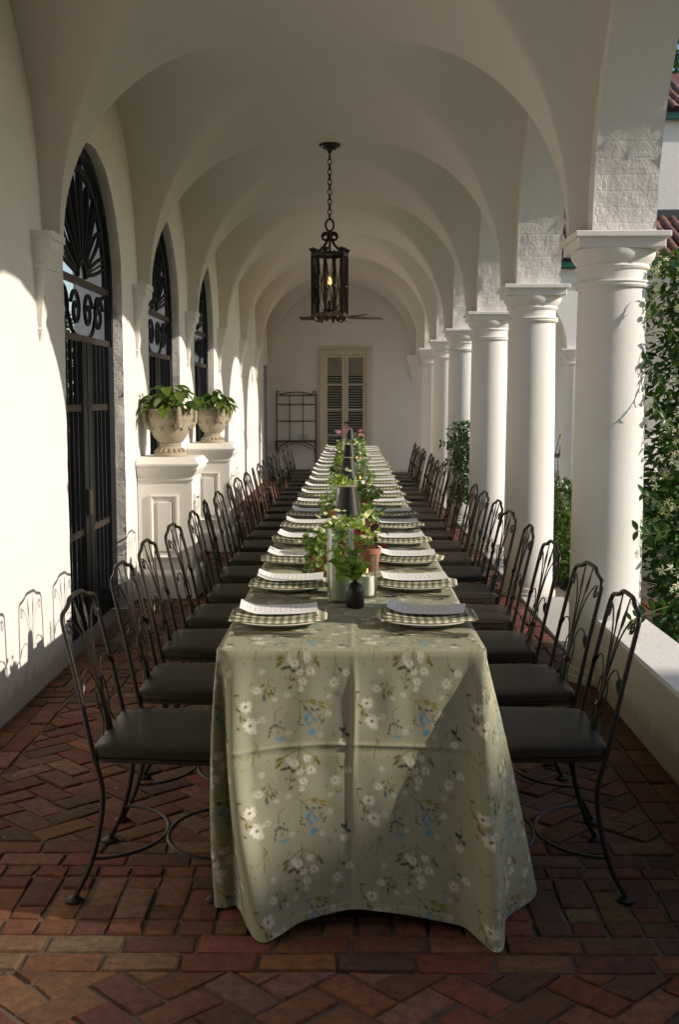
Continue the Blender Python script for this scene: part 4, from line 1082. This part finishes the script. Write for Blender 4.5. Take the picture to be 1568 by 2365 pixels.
# ------------------------------------------------------------------ place settings
pl_me = MB().lathe([(.0, .004), (.075, .004), (.08, .002), (.085, .004), (.09, .008), (.118, .016), (.144, .021), (.1455, .0235), (.142, .0245), (.116, .020), (.09, .013), (.0, .011)], 40, cap=False).mesh('plate', M_PLATE, 50)
def napkin_mesh(seed):
    r = random.Random(seed); mb = MB(); ph = r.uniform(0, 6)
    L, Wd = .285, .165
    def zf(x, y, lay):
        rr = math.hypot(x * .95, y); base_ = .016 + .013 * min(1, (rr / .13) ** 2) + (-.030 * max(0, abs(x) - .135) / .01 * .1)
        return base_ + .004 * math.sin(x * 26 + ph) * (y + .09) * 6 + lay
    for lay, y0, y1, x0, x1 in ((0, -.088, .07, -.138, .140), (.005, -.080, .062, -.132, .148), (.010, -.050, .05, -.122, .122)):
        sk = r.uniform(-.05, .05)
        def fn(u, v):
            x = x0 + (x1 - x0) * u; y = y0 + (y1 - y0) * v
            y += -.018 * (1 - (2 * u - 1) ** 2) * (1 - v) + sk * x
            return (x, y, zf(x, y, lay))
        mb.grid(fn, 18, 8, uvf=lambda u, v: (x0 + (x1 - x0) * u, y0 + (y1 - y0) * v))
        # folded front edge
        def fe(u, v):
            x = x0 + (x1 - x0) * u; y = y0 - .018 * (1 - (2 * u - 1) ** 2) + sk * x
            return (x, y - .004 * math.sin(v * math.pi), zf(x, y, lay) - .006 * v)
        mb.grid(fe, 18, 3, uvf=lambda u, v: (x0 + (x1 - x0) * u, y0 - .012 * v), flip=True)
        for ux in (0, 1):
            def sd_(u, v):
                x = x0 + (x1 - x0) * ux; y = y0 + (y1 - y0) * u - 0 + sk * x
                return (x + (.004 if ux else -.004) * math.sin(v * math.pi), y, zf(x, y, lay) - .006 * v)
            mb.grid(sd_, 8, 2, uvf=lambda u, v: (x0 + (x1 - x0) * ux + .01 * v, y0 + (y1 - y0) * u), flip=(ux == 0))
    return mb.mesh('napkin', M_NAPKIN, 70)
nap = [napkin_mesh(i) for i in range(5)]
def menu_mesh(seed):
    r = random.Random(seed); mb = MB(); curl = r.uniform(.004, .020)
    def fn(u, v):
        x = -.115 + .235 * u; y = -.040 + .125 * v
        return (x, y + .0, .0335 + .005 * (2 * u - 1) ** 2 + curl * max(0, .22 - u) ** 1.5 * 8 + .012 * max(0, u - .8) + .006 * (v - .3))
    mb.grid(fn, 16, 4); g2 = MB()
    v0 = list(mb.v); n0 = len(v0)
    mb.add([(a, b_, c_ - .0006) for a, b_, c_ in v0], [tuple(reversed(f)) for f in mb.f[:]], uv=[(0, 0)] * n0)
    return mb.mesh('menu_card', M_PAPER, 60)
men = [menu_mesh(i + 20) for i in range(5)]
def fork_mesh():
    mb = MB()
    mb.tube([(-.02, 0, .006), (.03, 0, .009), (.07, 0, .006), (.115, 0, .005)], [.003, .0035, .0045, .006], 6, flat=(.5, 1))
    mb.tube([(-.02, 0, .006), (-.034, 0, .006), (-.045, 0, .005)], [.004, .011, .012], 6, flat=(.3, 1))
    for i in range(4):
        y = (i - 1.5) * .0066; mb.tube([(-.043, y, .005), (-.065, y, .006), (-.092, y * .92, .012)], [.0024, .0022, .0012], 4)
    mb.v = [(a * 1.15, b_ * 1.35, c_ * 1.2) for a, b_, c_ in mb.v]
    return mb.mesh('fork', M_SILVER, 50)
def knife_mesh():
    mb = MB(); mb.tube([(.01, 0, .005), (.05, 0, .006), (.12, 0, .006)], [.005, .0055, .006], 6, flat=(.6, 1))
    mb.tube([(.01, 0, .005), (-.03, .001, .004), (-.09, .001, .004), (-.115, .004, .004)], [.005, .0095, .009, .002], 6, flat=(.16, 1)); return mb.mesh('knife', M_SILVER, 50)
def spoon_mesh():
    mb = MB(); mb.tube([(-.035, 0, .006), (.03, 0, .009), (.11, 0, .005)], [.003, .0035, .006], 6, flat=(.5, 1))
    mb.tube([(-.035, 0, .006), (-.05, 0, .004), (-.07, 0, .003), (-.09, 0, .005), (-.098, 0, .007)], [.004, .014, .018, .012, .003], 8, flat=(.22, 1)); return mb.mesh('spoon', M_SILVER, 50)
fk, kn, sn_ = fork_mesh(), knife_mesh(), spoon_mesh()
for side in (-1, 1):
    for i in range(NSEAT):
        y = CY0 + SP * i + rs.uniform(-.012, .012); x = side * (.222 + rs.uniform(-.006, .006))
        row = 'gate wall' if side < 0 else 'column'
        L = lambda s_: '%s, %s place on the %s side from the draped end' % (s_, ORD[i], row)
        obj('plate', pl_me, None, (x, y, TZ), None, L('cream dinner plate'), 'plate', 'dinner plates')
        obj('napkin', nap[rs.randrange(5)], None, (x + side * .004, y, TZ + .001), (0, 0, (0 if side > 0 else 0) + rs.gauss(0, .05)), L('olive gingham napkin'), 'napkin', 'gingham napkins')
        obj('menu_card', men[rs.randrange(5)], None, (x + side * .002, y + .006, TZ + .004), (0, 0, rs.gauss(0, .05) + (0 if side > 0 else 0)), L('white menu card'), 'menu', 'menu cards')
        rot = 0 if side > 0 else math.pi
        near, far = (y - .172, y + .168)
        if side > 0:
            obj('fork', fk, None, (x - .028 + rs.uniform(-.01, .01), near - .008 + rs.uniform(-.004, .004), TZ), (0, 0, rot + rs.gauss(-.26, .06)), L('silver dinner fork'), 'fork', 'forks')
            obj('fork', fk, None, (x - .012, near + .014, TZ), (0, 0, rot + rs.gauss(-.22, .05)), L('smaller silver fork'), 'fork', 'forks')
            obj('knife', kn, None, (x, far, TZ), (0, 0, rot + rs.gauss(0, .05)), L('silver table knife'), 'knife', 'knives')
        else:
            obj('knife', kn, None, (x, near + .012, TZ), (0, 0, rot + rs.gauss(0, .04)), L('silver table knife'), 'knife', 'knives')
            obj('spoon', sn_, None, (x - .005, near - .012, TZ), (0, 0, rot + rs.gauss(0, .04)), L('silver spoon'), 'spoon', 'spoons')
            obj('fork', fk, None, (x, far, TZ), (0, 0, rot + rs.gauss(0, .05)), L('silver dinner fork'), 'fork', 'forks')

# ------------------------------------------------------------------ centrepieces
lamp_parts = [('base', MB().lathe([(.048, 0), (.05, .006), (.045, .012), (.008, .016)], 28).mesh('base', M_BLACK, 40)), ('stem', MB().lathe([(.0065, .012), (.0065, .27)], 10).mesh('stem', M_BLACK, 60)),
              ('shade', MB().lathe([(.0575, .165), (.037, .285), (.0365, .288), (.0355, .286), (.056, .165)], 36, cap=False).mesh('shade', M_BLACK, 60)), ('cap', MB().lathe([(.0, .281), (.0355, .281), (.036, .2895), (.0, .291)], 28, cap=False).mesh('cap', M_CAP_GLINT, 40))]
for y, x, lb in ((5.05, -.015, 'black cordless table lamp, first along the table from the draped end'), (7.55, -.02, 'black cordless table lamp, second along the table from the draped end'), (9.7, -.02, 'black cordless table lamp, third along the table from the draped end'), (14.4, -.02, 'black cordless table lamp standing at the far table end by the pink flowers')):
    t = thing('table_lamp', (x, y, TZ), lb, 'lamp', 'black table lamps')
    for n_, me in lamp_parts: obj(n_, me, t)
def cyl(x, y, r, h, candle, label, wax, lit=True):
    t = thing('candle_holder', (x, y, TZ), label, 'candle holder', 'glass candle cylinders')
    MB().lathe([(.0, .0), (r, .0), (r + .001, .004), (r, h), (r + .0006, h + .002), (r - .003, h + .001), (r - .003, .008), (.0, .008)], 36, cap=False).build('glass', M_GLASS, t, 50)
    MB().lathe([(r * .74, .009), (r * .75, candle - .003), (r * .7, candle), (r * .3, candle - .006)], 28).build('candle', wax, t, 50)
    if lit:
        MB().tube([(0, 0, candle - .006), (0, 0, candle + .010)], .0012, 5).build('wick', M_IRON, t)
        MB().lathe([(.0, .0), (.0035, .006), (.004, .010), (.002, .018), (.0, .026)], 10, (0, 0, candle + .008), cap=False).build('flame', M_FLAME, t, 179)
cyl(-.035, 3.74, .043, .245, .135, 'tall clear glass cylinder with pale green lit candle behind the dark bud vase', M_WAXG)
cyl(-.042, 3.90, .043, .225, .12, 'tall clear glass cylinder standing just behind the green candle glass', M_WAX)
cyl(.054, 3.83, .034, .145, .075, 'short glass tumbler with ivory candle to the column side of bud vase', M_WAX)
cyl(-.03, 5.45, .043, .25, .14, 'tall glass cylinder with candle behind the first black lamp', M_WAX)
cyl(.06, 7.75, .043, .24, .12, 'tall glass cylinder beside the second black lamp', M_WAX)
cyl(.05, 10.4, .043, .24, .12, 'tall glass cylinder just beyond the third black lamp', M_WAX)
cyl(-.05, 12.3, .043, .24, .12, 'tall glass cylinder among foliage towards the far table end', M_WAX)

bv = thing('bud_vase', (.012, 3.63, TZ), 'small dark brown ceramic bud vase with green sprigs at the draped end', 'vase')
MB().lathe([(.024, 0), (.029, .004), (.0305, .014), (.0305, .056), (.029, .066), (.022, .078), (.012, .085), (.009, .088), (.009, .100), (.011, .103), (.0075, .103), (.006, .09)], 32).build('body', M_VASE, bv, 45)
sp = thing('sprig', (.012, 3.63, TZ + .092), 'light green leafy sprig spreading out of the dark bud vase', 'plant')
LV, LF = leaf_tpl(.85, .2, .22)
lms = [MB().add(LV * .052 * q, LF, col=[c_] * len(LV)).mesh('leaf', M_LEAF, 179) for q, c_ in ((1, (.26, .37, .07)), (1.25, (.20, .31, .055)), (.8, (.32, .42, .09)), (1.0, (.16, .26, .05)))]
rv = random.Random(9)
for tip, nl in (((-.10, -.01, .065), 10), ((-.06, -.02, .10), 9), ((-.035, -.02, .05), 8), ((.015, -.01, .15), 3), ((.055, .0, .125), 5), ((.0, -.03, .06), 7), ((-.025, .02, .11), 6)):
    pth = spline([(0, 0, 0), (tip[0] * .35, tip[1] * .4, tip[2] * .65), tip], 6)
    MB().tube(pth, .0016, 4).build('stem', M_STEM, sp)
    for j in range(nl):
        q = pth[int(len(pth) * (.45 + .55 * j / nl)) - 1] + Vector((rv.gauss(0, .008), rv.gauss(0, .008), rv.gauss(0, .006)))
        d = Vector((rv.gauss(0, 1), rv.gauss(-.4, .8), rv.gauss(-.1, .5))).normalized(); up = Vector((rv.gauss(0, .4), rv.gauss(-.3, .4), 1)); zv = (up - d * up.dot(d)).normalized()
        o = obj('leaf', lms[rv.randrange(4)], sp, q); o.rotation_euler = Matrix((d, zv.cross(d), zv)).transposed().to_euler(); s_ = rv.uniform(.6, 1.15); o.scale = (s_,) * 3

star_t = []
def star(n=5, w=.34):
    v = [(0, 0, .05)]; f = []
    for i in range(n):
        a = 2 * math.pi * i / n; b_ = a + .22; ca, sa = math.cos(a), math.sin(a)
        o = len(v); pr = (-sa * w * .5, ca * w * .5)
        v += [(.5 * ca + pr[0], .5 * sa + pr[1], .06), (.5 * ca - pr[0] * 1.0, .5 * sa - pr[1], .02), (1.0 * math.cos(b_), 1.0 * math.sin(b_), .0)]
        f += [(0, o + 1, o + 2, o)]
    return np.array(v), [(0, q[1], q[2]) + (q[3],) for q in f]
STAR = star(); ROUND = star(6, .8)
def potted(i, x, y, kind, label, n=240, spread=.085, h=.14, trail=.0, pot=True):
    t = thing('potted_plant', (x, y, TZ), label, 'plant', 'plants along the table centre')
    ph = .095
    if pot: MB().lathe([(.026, 0), (.030, .004), (.038, .068), (.043, .070), (.044, .092), (.041, .094), (.037, .08), (.0, .078)], 28).build('pot', M_TERRA, t, 45)
    p = RNG.normal(size=(n, 3)); p /= np.linalg.norm(p, axis=1, keepdims=True)
    pos = p * (RNG.uniform(.15, 1, (n, 1)) ** .5) * np.array((spread, spread, h * .55)) + np.array((0, 0, ph + h * .42))
    low = int(n * trail); 
    if low:
        a = RNG.uniform(0, 2 * math.pi, low); k_ = RNG.uniform(0, 1, low); rr = .045 + .03 * k_
        pos[:low] = np.stack([rr * np.cos(a), rr * np.sin(a), ph - .085 * k_ + .0], axis=1)
    pos[:, 2] = np.maximum(pos[:, 2], .012)
    colr = {'ivy': (.15, .24, .06), 'lime': (.28, .36, .08), 'dark': (.085, .02, .016), 'mix': (.21, .30, .08)}[kind]
    scatter(MB(), leaf_tpl(.8, .3, .2), pos, p + RNG.normal(0, .7, (n, 3)), RNG.normal(0, .5, (n, 3)) + np.array((0, -.25, 1)), (.026 if kind != 'dark' else .04) * RNG.uniform(.6, 1.4, n), greens(n, colr)).build('foliage', M_LEAF, t, 179)
    st = MB()
    for q in range(8):
        e = Vector(pos[-1 - q]); st.tube(spline([(0, 0, ph - .02), (e.x * .5, e.y * .5, (e.z + ph) / 2 + .01), e], 3), .0016, 4)
    st.build('stem', M_STEM, t); return t
def blooms(t, n, spread, z0, z1, size, col, tplx=ROUND):
    pos = np.stack([RNG.normal(0, spread * .55, n), RNG.normal(0, spread * .55, n), RNG.uniform(z0, z1, n)], axis=1)
    for k in range(n):
        m = scatter(MB(), tplx, np.zeros((1, 3)), RNG.normal(0, 1, (1, 3)) * (1, 1, .2), RNG.normal(0, .35, (1, 3)) + (0, -.6, .8), [size * random.uniform(.7, 1.2)], [np.array(col) * random.uniform(.85, 1.1)])
        m.build('flower', M_PETAL, t, 179, loc=tuple(pos[k]))
specs = [(-.108, 4.22, 'ivy', 'terracotta pot of small leaved trailing green vine beside the tall glasses', 240, .068, .105, .35),
         (.075, 4.42, 'dark', 'dark red leaved plant beside the short candle tumbler', 18, .055, .09, .1),
         (.03, 4.62, 'lime', 'lime green flowering plant spilling below the first black lamp', 190, .08, .07, .1),
         (-.05, 4.78, 'mix', 'low pot of pale green blossom on the gate wall side of first lamp', 170, .075, .08, .1)]
n_ = 0
for i in range(15):
    y = 5.35 + i * .66; sx_ = 1 if i % 2 == 0 else -1
    specs.append((sx_ * (.085 - .02 * (i % 3 == 0)), y, ('ivy', 'mix', 'ivy', 'lime')[i % 4], 'terracotta pot of leafy trailing greenery, %s beyond the first black lamp' % ORD[i], 170, .085, .085, .18))
for i, (x, y, kd, lb, n, spd, h, trl) in enumerate(specs):
    t = potted(i, x, y, kd, lb, n, spd, h, trl)
    if i in (0,): blooms(t, 8, .07, .16, .23, .011, (.75, .72, .5))
    if i in (2, 3): blooms(t, 16, .09, .13, .22, .016, (.70, .68, .40))
    if i in (1,): blooms(t, 4, .05, .12, .16, .014, (.62, .55, .40))
    if i == 5: blooms(t, 3, .05, .17, .21, .028, (.82, .80, .74), ROUND)
    if 6 < i < 17: blooms(t, 7, .08, .15, .24, .014, (.76, .74, .6))
    if i >= 17: blooms(t, 7, .09, .2, .32, .035, (.72, .35, .48))

# ------------------------------------------------------------------ jasmine and garden
def vine(loc, rad, n, label, leaves=110, flowers=70, base=(.06, .125, .028), seed=1, tend=()):
    rnd = random.Random(seed); t = thing('jasmine_vine', loc, label, 'vine')
    p = RNG.uniform(-1, 1, (n, 3)); lump = np.array([noise.noise(Vector(q) * 1.8 + Vector(loc)) for q in p])
    keep = (np.hypot(p[:, 0], p[:, 1]) < .8 + .5 * lump); p = p[keep]; n = len(p)
    pos = p * np.array(rad) + np.array((0, 0, rad[2])); d = p * np.array((1, 1, .1)) + RNG.normal(0, .6, (n, 3)); u = RNG.normal(0, .6, (n, 3)) + np.array((.5, -.3, .8))
    tpl = leaf_tpl(.5, .25, .2)
    scatter(MB(), tpl, pos, d, u, .048 * RNG.uniform(.6, 1.3, n), greens(n, base)).build('foliage', M_LEAF, t, 179)
    st = MB()
    for i in range(16):
        x, y = rnd.uniform(-.7, .7) * rad[0], rnd.uniform(-.7, .7) * rad[1]; z = rnd.uniform(.6, 2) * rad[2]
        st.tube(spline([(x * .3, y * .3, 0), (x, y, z * .35), (x * .6 + .04, y, z * .7), (x, y * .8, z)], 5), .006, 5)
    st.build('stem', M_WOOD, t)
    LV, LF = leaf_tpl(.5, .22, .2)
    ms = [MB().add(LV * .056 * q, LF, col=[c_] * len(LV)).mesh('leaf', M_LEAF, 179) for q, c_ in ((1, (.045, .10, .02)), (.8, (.06, .13, .025)), (1.15, (.03, .075, .016)))]
    def place(me, q, d, up, s_, nm):
        d = d.normalized(); zv = (up - d * up.dot(d)).normalized(); o = obj(nm, me, t, q); o.rotation_euler = Matrix((d, zv.cross(d), zv)).transposed().to_euler(); o.scale = (s_,) * 3
    for i in range(leaves):
        a = rnd.uniform(math.pi * .75, math.pi * 1.75); q = Vector((rad[0] * .95 * math.cos(a), rad[1] * .95 * math.sin(a), rnd.uniform(.05, 1.95) * rad[2]))
        place(ms[i % 3], q, Vector((math.cos(a) + rnd.gauss(0, .5), math.sin(a) + rnd.gauss(0, .5), rnd.gauss(-.1, .5))), Vector((rnd.gauss(0, .5), -.3, 1)), rnd.uniform(.7, 1.15), 'leaf')
    fm_ = [MB().add(STAR[0] * .027 * q, STAR[1], col=[(.78, .74, .56)] * len(STAR[0])).mesh('flower', M_PETAL, 179) for q in (1, .8)]
    cl = [Vector((rad[0] * math.cos(a), rad[1] * math.sin(a), rnd.uniform(.45, 1.95) * rad[2])) for a in [rnd.uniform(math.pi * .92, math.pi * 1.42) for _ in range(max(1, flowers // 7))]] if flowers else []
    for i in range(flowers):
        q = cl[i % len(cl)] + Vector((rnd.gauss(0, .035), rnd.gauss(0, .035), rnd.gauss(0, .04))); up = Vector((q.x + rnd.gauss(0, .2), q.y - .3, rnd.gauss(.2, .4)))
        place(fm_[i % 2], q, Vector((rnd.gauss(0, 1), rnd.gauss(0, .3), rnd.gauss(0, 1))), up, rnd.uniform(.8, 1.25), 'flower')
    for pts in tend:
        P = spline(pts, 5); MB().tube(P, .0028, 4).build('tendril', M_STEM, t)
        for j in range(1, len(P), 2):
            for sg in (-1, 1):
                tan = (P[min(j + 1, len(P) - 1)] - P[j - 1]).normalized(); d = tan * .5 + Vector((0, sg * .3, sg * .9))
                place(ms[j % 3], P[j], d, Vector((rnd.gauss(-.2, .3), -1, rnd.gauss(.2, .3))), rnd.uniform(.7, 1.1), 'leaf')
    return t
vine((1.95, 6.05, -.05), (.42, .42, 1.14), 23000, 'flowering white jasmine vine climbing beside the first column above the low wall', 190, 210, seed=2,
     tend=[[(-0.41, -0.65, 0.95), (-0.49, -0.67, 1.02), (-0.57, -0.69, 1.06)], [(-0.41, -0.65, 0.88), (-0.51, -0.67, 0.86), (-0.59, -0.69, 0.88)], [(-0.4, -0.62, 0.5), (-0.53, -0.67, 0.47), (-0.61, -0.7, 0.44)], [(-0.4, -0.62, 1.36), (-0.49, -0.67, 1.44), (-0.51, -0.67, 1.5)], [(-0.37, -0.62, 1.75), (-0.43, -0.47, 1.9), (-0.49, -0.42, 2.0)], [(-0.37, -0.47, 1.5), (-0.42, -0.37, 1.62), (-0.49, -0.37, 1.7)]])
vine((1.36, 12.75, .28), (.25, .25, .46), 4600, 'dark green leafy climber at the foot of the fourth column', 60, 0, base=(.045, .11, .022), seed=5, tend=[[(-.18, -.1, .6), (-.27, -.12, .65), (-.36, -.12, .68)], [(-.16, -.1, .45), (-.28, -.12, .47), (-.33, -.12, .42)], [(-.05, -.1, .85), (0, -.12, 1.0), (.02, -.12, 1.12)], [(0, 0, .1), (0, 0, -.15), (0, 0, -.3)]])
# strappy clump, flowering bushes in the bed
gt = thing('strap_leaf_plant', (2.02, 10.6, -.03), 'clump of long strappy green leaves in the garden bed', 'plant')
for i in range(46):
    a = random.uniform(0, 2 * math.pi); l = random.uniform(.35, .62); m = MB()
    P = [Vector((math.cos(a) * r_ * l, math.sin(a) * r_ * l, l * 1.15 * (r_ * 1.5 - 1.1 * r_ * r_))) for r_ in (0, .2, .4, .6, .8, 1)]
    m.tube(P, [.012, .013, .012, .010, .007, .002], 4, flat=(.15, 1)); m.v = m.v; m.c = [(.13, .20, .04)] * len(m.v); m.build('blade', M_LEAF, gt)
b1 = bush('flowering_bush', (1.92, 9.7, -.03), (.28, .3, .28), 1400, .05, 'low green bush with yellow flowers in the garden bed', 'bush', (.08, .14, .03)); blooms(b1, 8, .2, .25, .5, .02, (.8, .5, .05))
b2 = bush('rose_bush', (1.84, 8.9, -.03), (.22, .25, .17), 1100, .055, 'small bush with bright pink blooms in the garden bed', 'bush', (.09, .15, .035)); blooms(b2, 5, .14, .2, .38, .03, (.75, .06, .16))
b3 = bush('flowering_bush', (2.3, 12.6, -.03), (.35, .4, .3), 1500, .055, 'low green bush near the far side of the garden bed', 'bush', (.05, .09, .02)); blooms(b3, 4, .2, .35, .55, .03, (.75, .1, .2))
gp = MB().grid(lambda u, v: (1.58 + .9 * u, 5.9 + 2.2 * v, -.02), 2, 4).build('garden_path', M_MORTAR, kind='structure', label='brick path leading from the loggia to the garden', cat='path')
for i in range(9):
    for j in range(10):
        m = MB(); brick_geo(m, rect(1.64 + i * BW + .0, 6.0 + j * BL + (BL / 2 if i % 2 else 0), BW - J, BL - J)); m.build('brick', M_BRICK, gp, 40, loc=(0, 0, -.006))

# ------------------------------------------------------------------ wing across the garden
WY = 18.62; wing = thing('garden_wing', (1.6, WY, 0), 'white house wing with arched arcade and clay tile roofs across the garden', 'building')
wv_ = MB(); WS = 2.42
def wing_x(k): return 3.66 + WS * k - 1.6
for k in range(-1, 4):
    xc = wing_x(k) + WS / 2; hw_, hh = WS / 2 - .13, 1.06
    for yf, fl in ((0, False), (.27, True)):
        wv_.grid(lambda u, v: (xc + hw_ * math.sin((u - .5) * math.pi), yf, (SPR + hh * math.cos((u - .5) * math.pi)) * (1 - v) + 3.55 * v), 24, 1, flip=fl)
        for a, b_ in ((xc - WS / 2, xc - hw_), (xc + hw_, xc + WS / 2)): wv_.grid(lambda u, v: (a + (b_ - a) * u, yf, SPR + (3.55 - SPR) * v), 1, 1, flip=fl)
    wv_.grid(lambda u, v: (xc + hw_ * math.sin((u - .5) * math.pi), .27 * v, SPR + hh * math.cos((u - .5) * math.pi)), 24, 1)
wv_.build('arcade', M_WALL, wing, 30)
MB().box(-.02, 9.5, 2.5, 2.7, 0, 4.75).build('rear_wall', M_WALL, wing)
MB().box(-.02, 9.5, 2.35, 2.5, 4.70, 6.55).build('upper_wall', M_WALL, wing)
MB().grid(lambda u, v: (9.5 * u, .0 + 2.5 * v, 3.42), 2, 2, flip=True).build('arcade_ceiling', M_VAULT, wing)
MB().grid(lambda u, v: (-.2 + 12 * u, -.1 + 2.6 * v, -.012), 2, 2).build('arcade_floor', M_BRICK, wing)
MB().box(-.02, 9.5, -.16, -.06, 3.56, 3.66, .01).build('gutter', M_GUTTER, wing)
MB().box(-.02, 9.5, 2.18, 2.30, 6.44, 6.56, .01).build('gutter', M_GUTTER, wing)
MB().box(-.02, 9.5, 2.24, 2.349, 4.70, 4.86, .0).build('flashing', M_FASCIA, wing)
def tile_mesh(L):
    m = MB(); n = 8
    m.grid(lambda u, v: (.075 * (1 - .12 * v) * math.cos(math.pi * u), L * v, .062 * math.sin(math.pi * u) * (1 - .08 * v)), n, 2); return m
tcol = [(.22, .10, .075), (.18, .08, .065), (.27, .15, .115), (.16, .085, .08)]
def tiles(roof, x0, x1, y0, z0, sl, rows, L, pitch=.2):
    ms = []
    for c_ in tcol:
        m = tile_mesh(L); m.c = [c_] * len(m.v); ms.append(m.mesh('tile', M_TILE, 179))
    a = math.atan(sl)
    for r_ in range(rows):
        x = x0
        while x < x1:
            o = obj('tile', random.choice(ms), roof, (x + random.gauss(0, .006), y0 + r_ * (L * .86) * math.cos(a), z0 + r_ * (L * .86) * math.sin(a) + random.gauss(0, .004)), (a + .03, 0, random.gauss(0, .02))); x += pitch
lr = MB().grid(lambda u, v: (9.5 * u, -.12 + 2.48 * v, 3.60 + 1.12 * v), 2, 2).build('roof', M_TILE, wing)
for me_ in (lr.data,): me_.attributes['Col'].data.foreach_set('color', np.tile((.15, .06, .05, 1), len(me_.vertices)).astype(np.float32))
tiles(lr, .15, 5.6, -.18, 3.66, .45, 6, .46)
ur = MB().grid(lambda u, v: (-.2 + 10 * u, 2.18 + 3 * v, 6.55 + 1.5 * v), 2, 2).build('roof', M_TILE, wing)
ur.data.attributes['Col'].data.foreach_set('color', np.tile((.15, .06, .05, 1), len(ur.data.vertices)).astype(np.float32))
tiles(ur, 3.0, 6.6, 2.14, 6.60, .5, 5, .46)
for k in range(0, 3):
    o_ = thing('column', (wing_x(k) + 1.6, WY + .135, 0), 'white round column of the arcade across the garden, %s from its corner' % ORD[k], 'column', 'columns of the garden wing')
    for nm, me, z in CP: obj(nm, me, o_, (0, 0, z))
# iron chairs kept in the far arcade
for i, (x, y, rz) in enumerate(((3.45, 20.1, 1.2), (3.62, 20.55, 2.6))):
    o = copy_fast(proto); o.location = (x, y, 0); o.rotation_euler = (0, 0, rz); o['label'] = ('black iron chair standing in the arcade across the garden', 'black iron chair against the far wall of the garden arcade')[i]; o['group'] = 'chairs in the garden arcade'
# tree beyond the upper roof
tree = thing('tree', (7.5, 30, 0), 'dark leafy tree rising behind the upper tiled roof', 'tree')
MB().tube([(0, 0, 0), (.1, 0, 3), (0, .1, 6), (.2, 0, 9)], [.3, .25, .18, .08], 8).build('trunk', M_WOOD, tree)
n = 9000; p = RNG.normal(size=(n, 3)); p /= np.linalg.norm(p, axis=1, keepdims=True)
pos = p * RNG.uniform(.3, 1, (n, 1)) ** .5 * np.array((3.2, 2.6, 3.2)) * np.array([1 + .4 * noise.noise(Vector(q) * 3) for q in p])[:, None] + np.array((0, 0, 9.5))
scatter(MB(), leaf_tpl(.6), pos, p + RNG.normal(0, .6, (n, 3)), RNG.normal(0, .5, (n, 3)) + (0, 0, 1), .22 * RNG.uniform(.6, 1.3, n), greens(n, (.04, .08, .02))).build('crown', M_LEAF, tree, 179)

# unseen house added on the sun side to shade the paving before the table
nh = thing('added_shade_house', (24, -7.95, 0), 'unseen white house added on the sunny side to shade the paving', 'house')
MB().box(-4, 4, -7.5, 7.3, -.1, 8.6).build('wall', M_WALL, nh)
MB().add([(-4.4, -7.9, 8.6), (4.4, -7.9, 8.6), (4.4, 7.6, 8.6), (-4.4, 7.6, 8.6), (0, -7.9, 11.86), (0, 7.6, 11.86)], [(0, 4, 5, 3), (1, 2, 5, 4), (0, 1, 4), (3, 5, 2), (0, 3, 2, 1)]).build('roof', M_FASCIA, nh)
for iy in range(5):
    for iz in (1.0, 4.6): MB().box(-4.05, -3.98, -6.4 + iy * 2.7, -5.2 + iy * 2.7, iz, iz + 1.8).build('window', M_DARK, nh)

# scraps of dry leaf on the paving
lit = MB(); n = 90; ps = np.stack([RNG.choice([-1, 1], n) * RNG.uniform(.45, 1.35, n), RNG.uniform(2.2, 9, n), RNG.uniform(.004, .007, n)], axis=1); ps[:, 0] = np.clip(ps[:, 0], -1.5, 1.2)
scatter(lit, leaf_tpl(.5, .1, .1), ps, RNG.normal(0, 1, (n, 3)) * (1, 1, .05), RNG.normal(0, .12, (n, 3)) + (0, 0, 1), .017 * RNG.uniform(.4, 1.2, n), np.array((.30, .24, .14)) * RNG.uniform(.5, 1.4, (n, 1)))
lit.build('leaf_litter', M_PETAL, None, 179, kind='stuff', label='scraps of dry leaf scattered on the brick paving', cat='leaves')
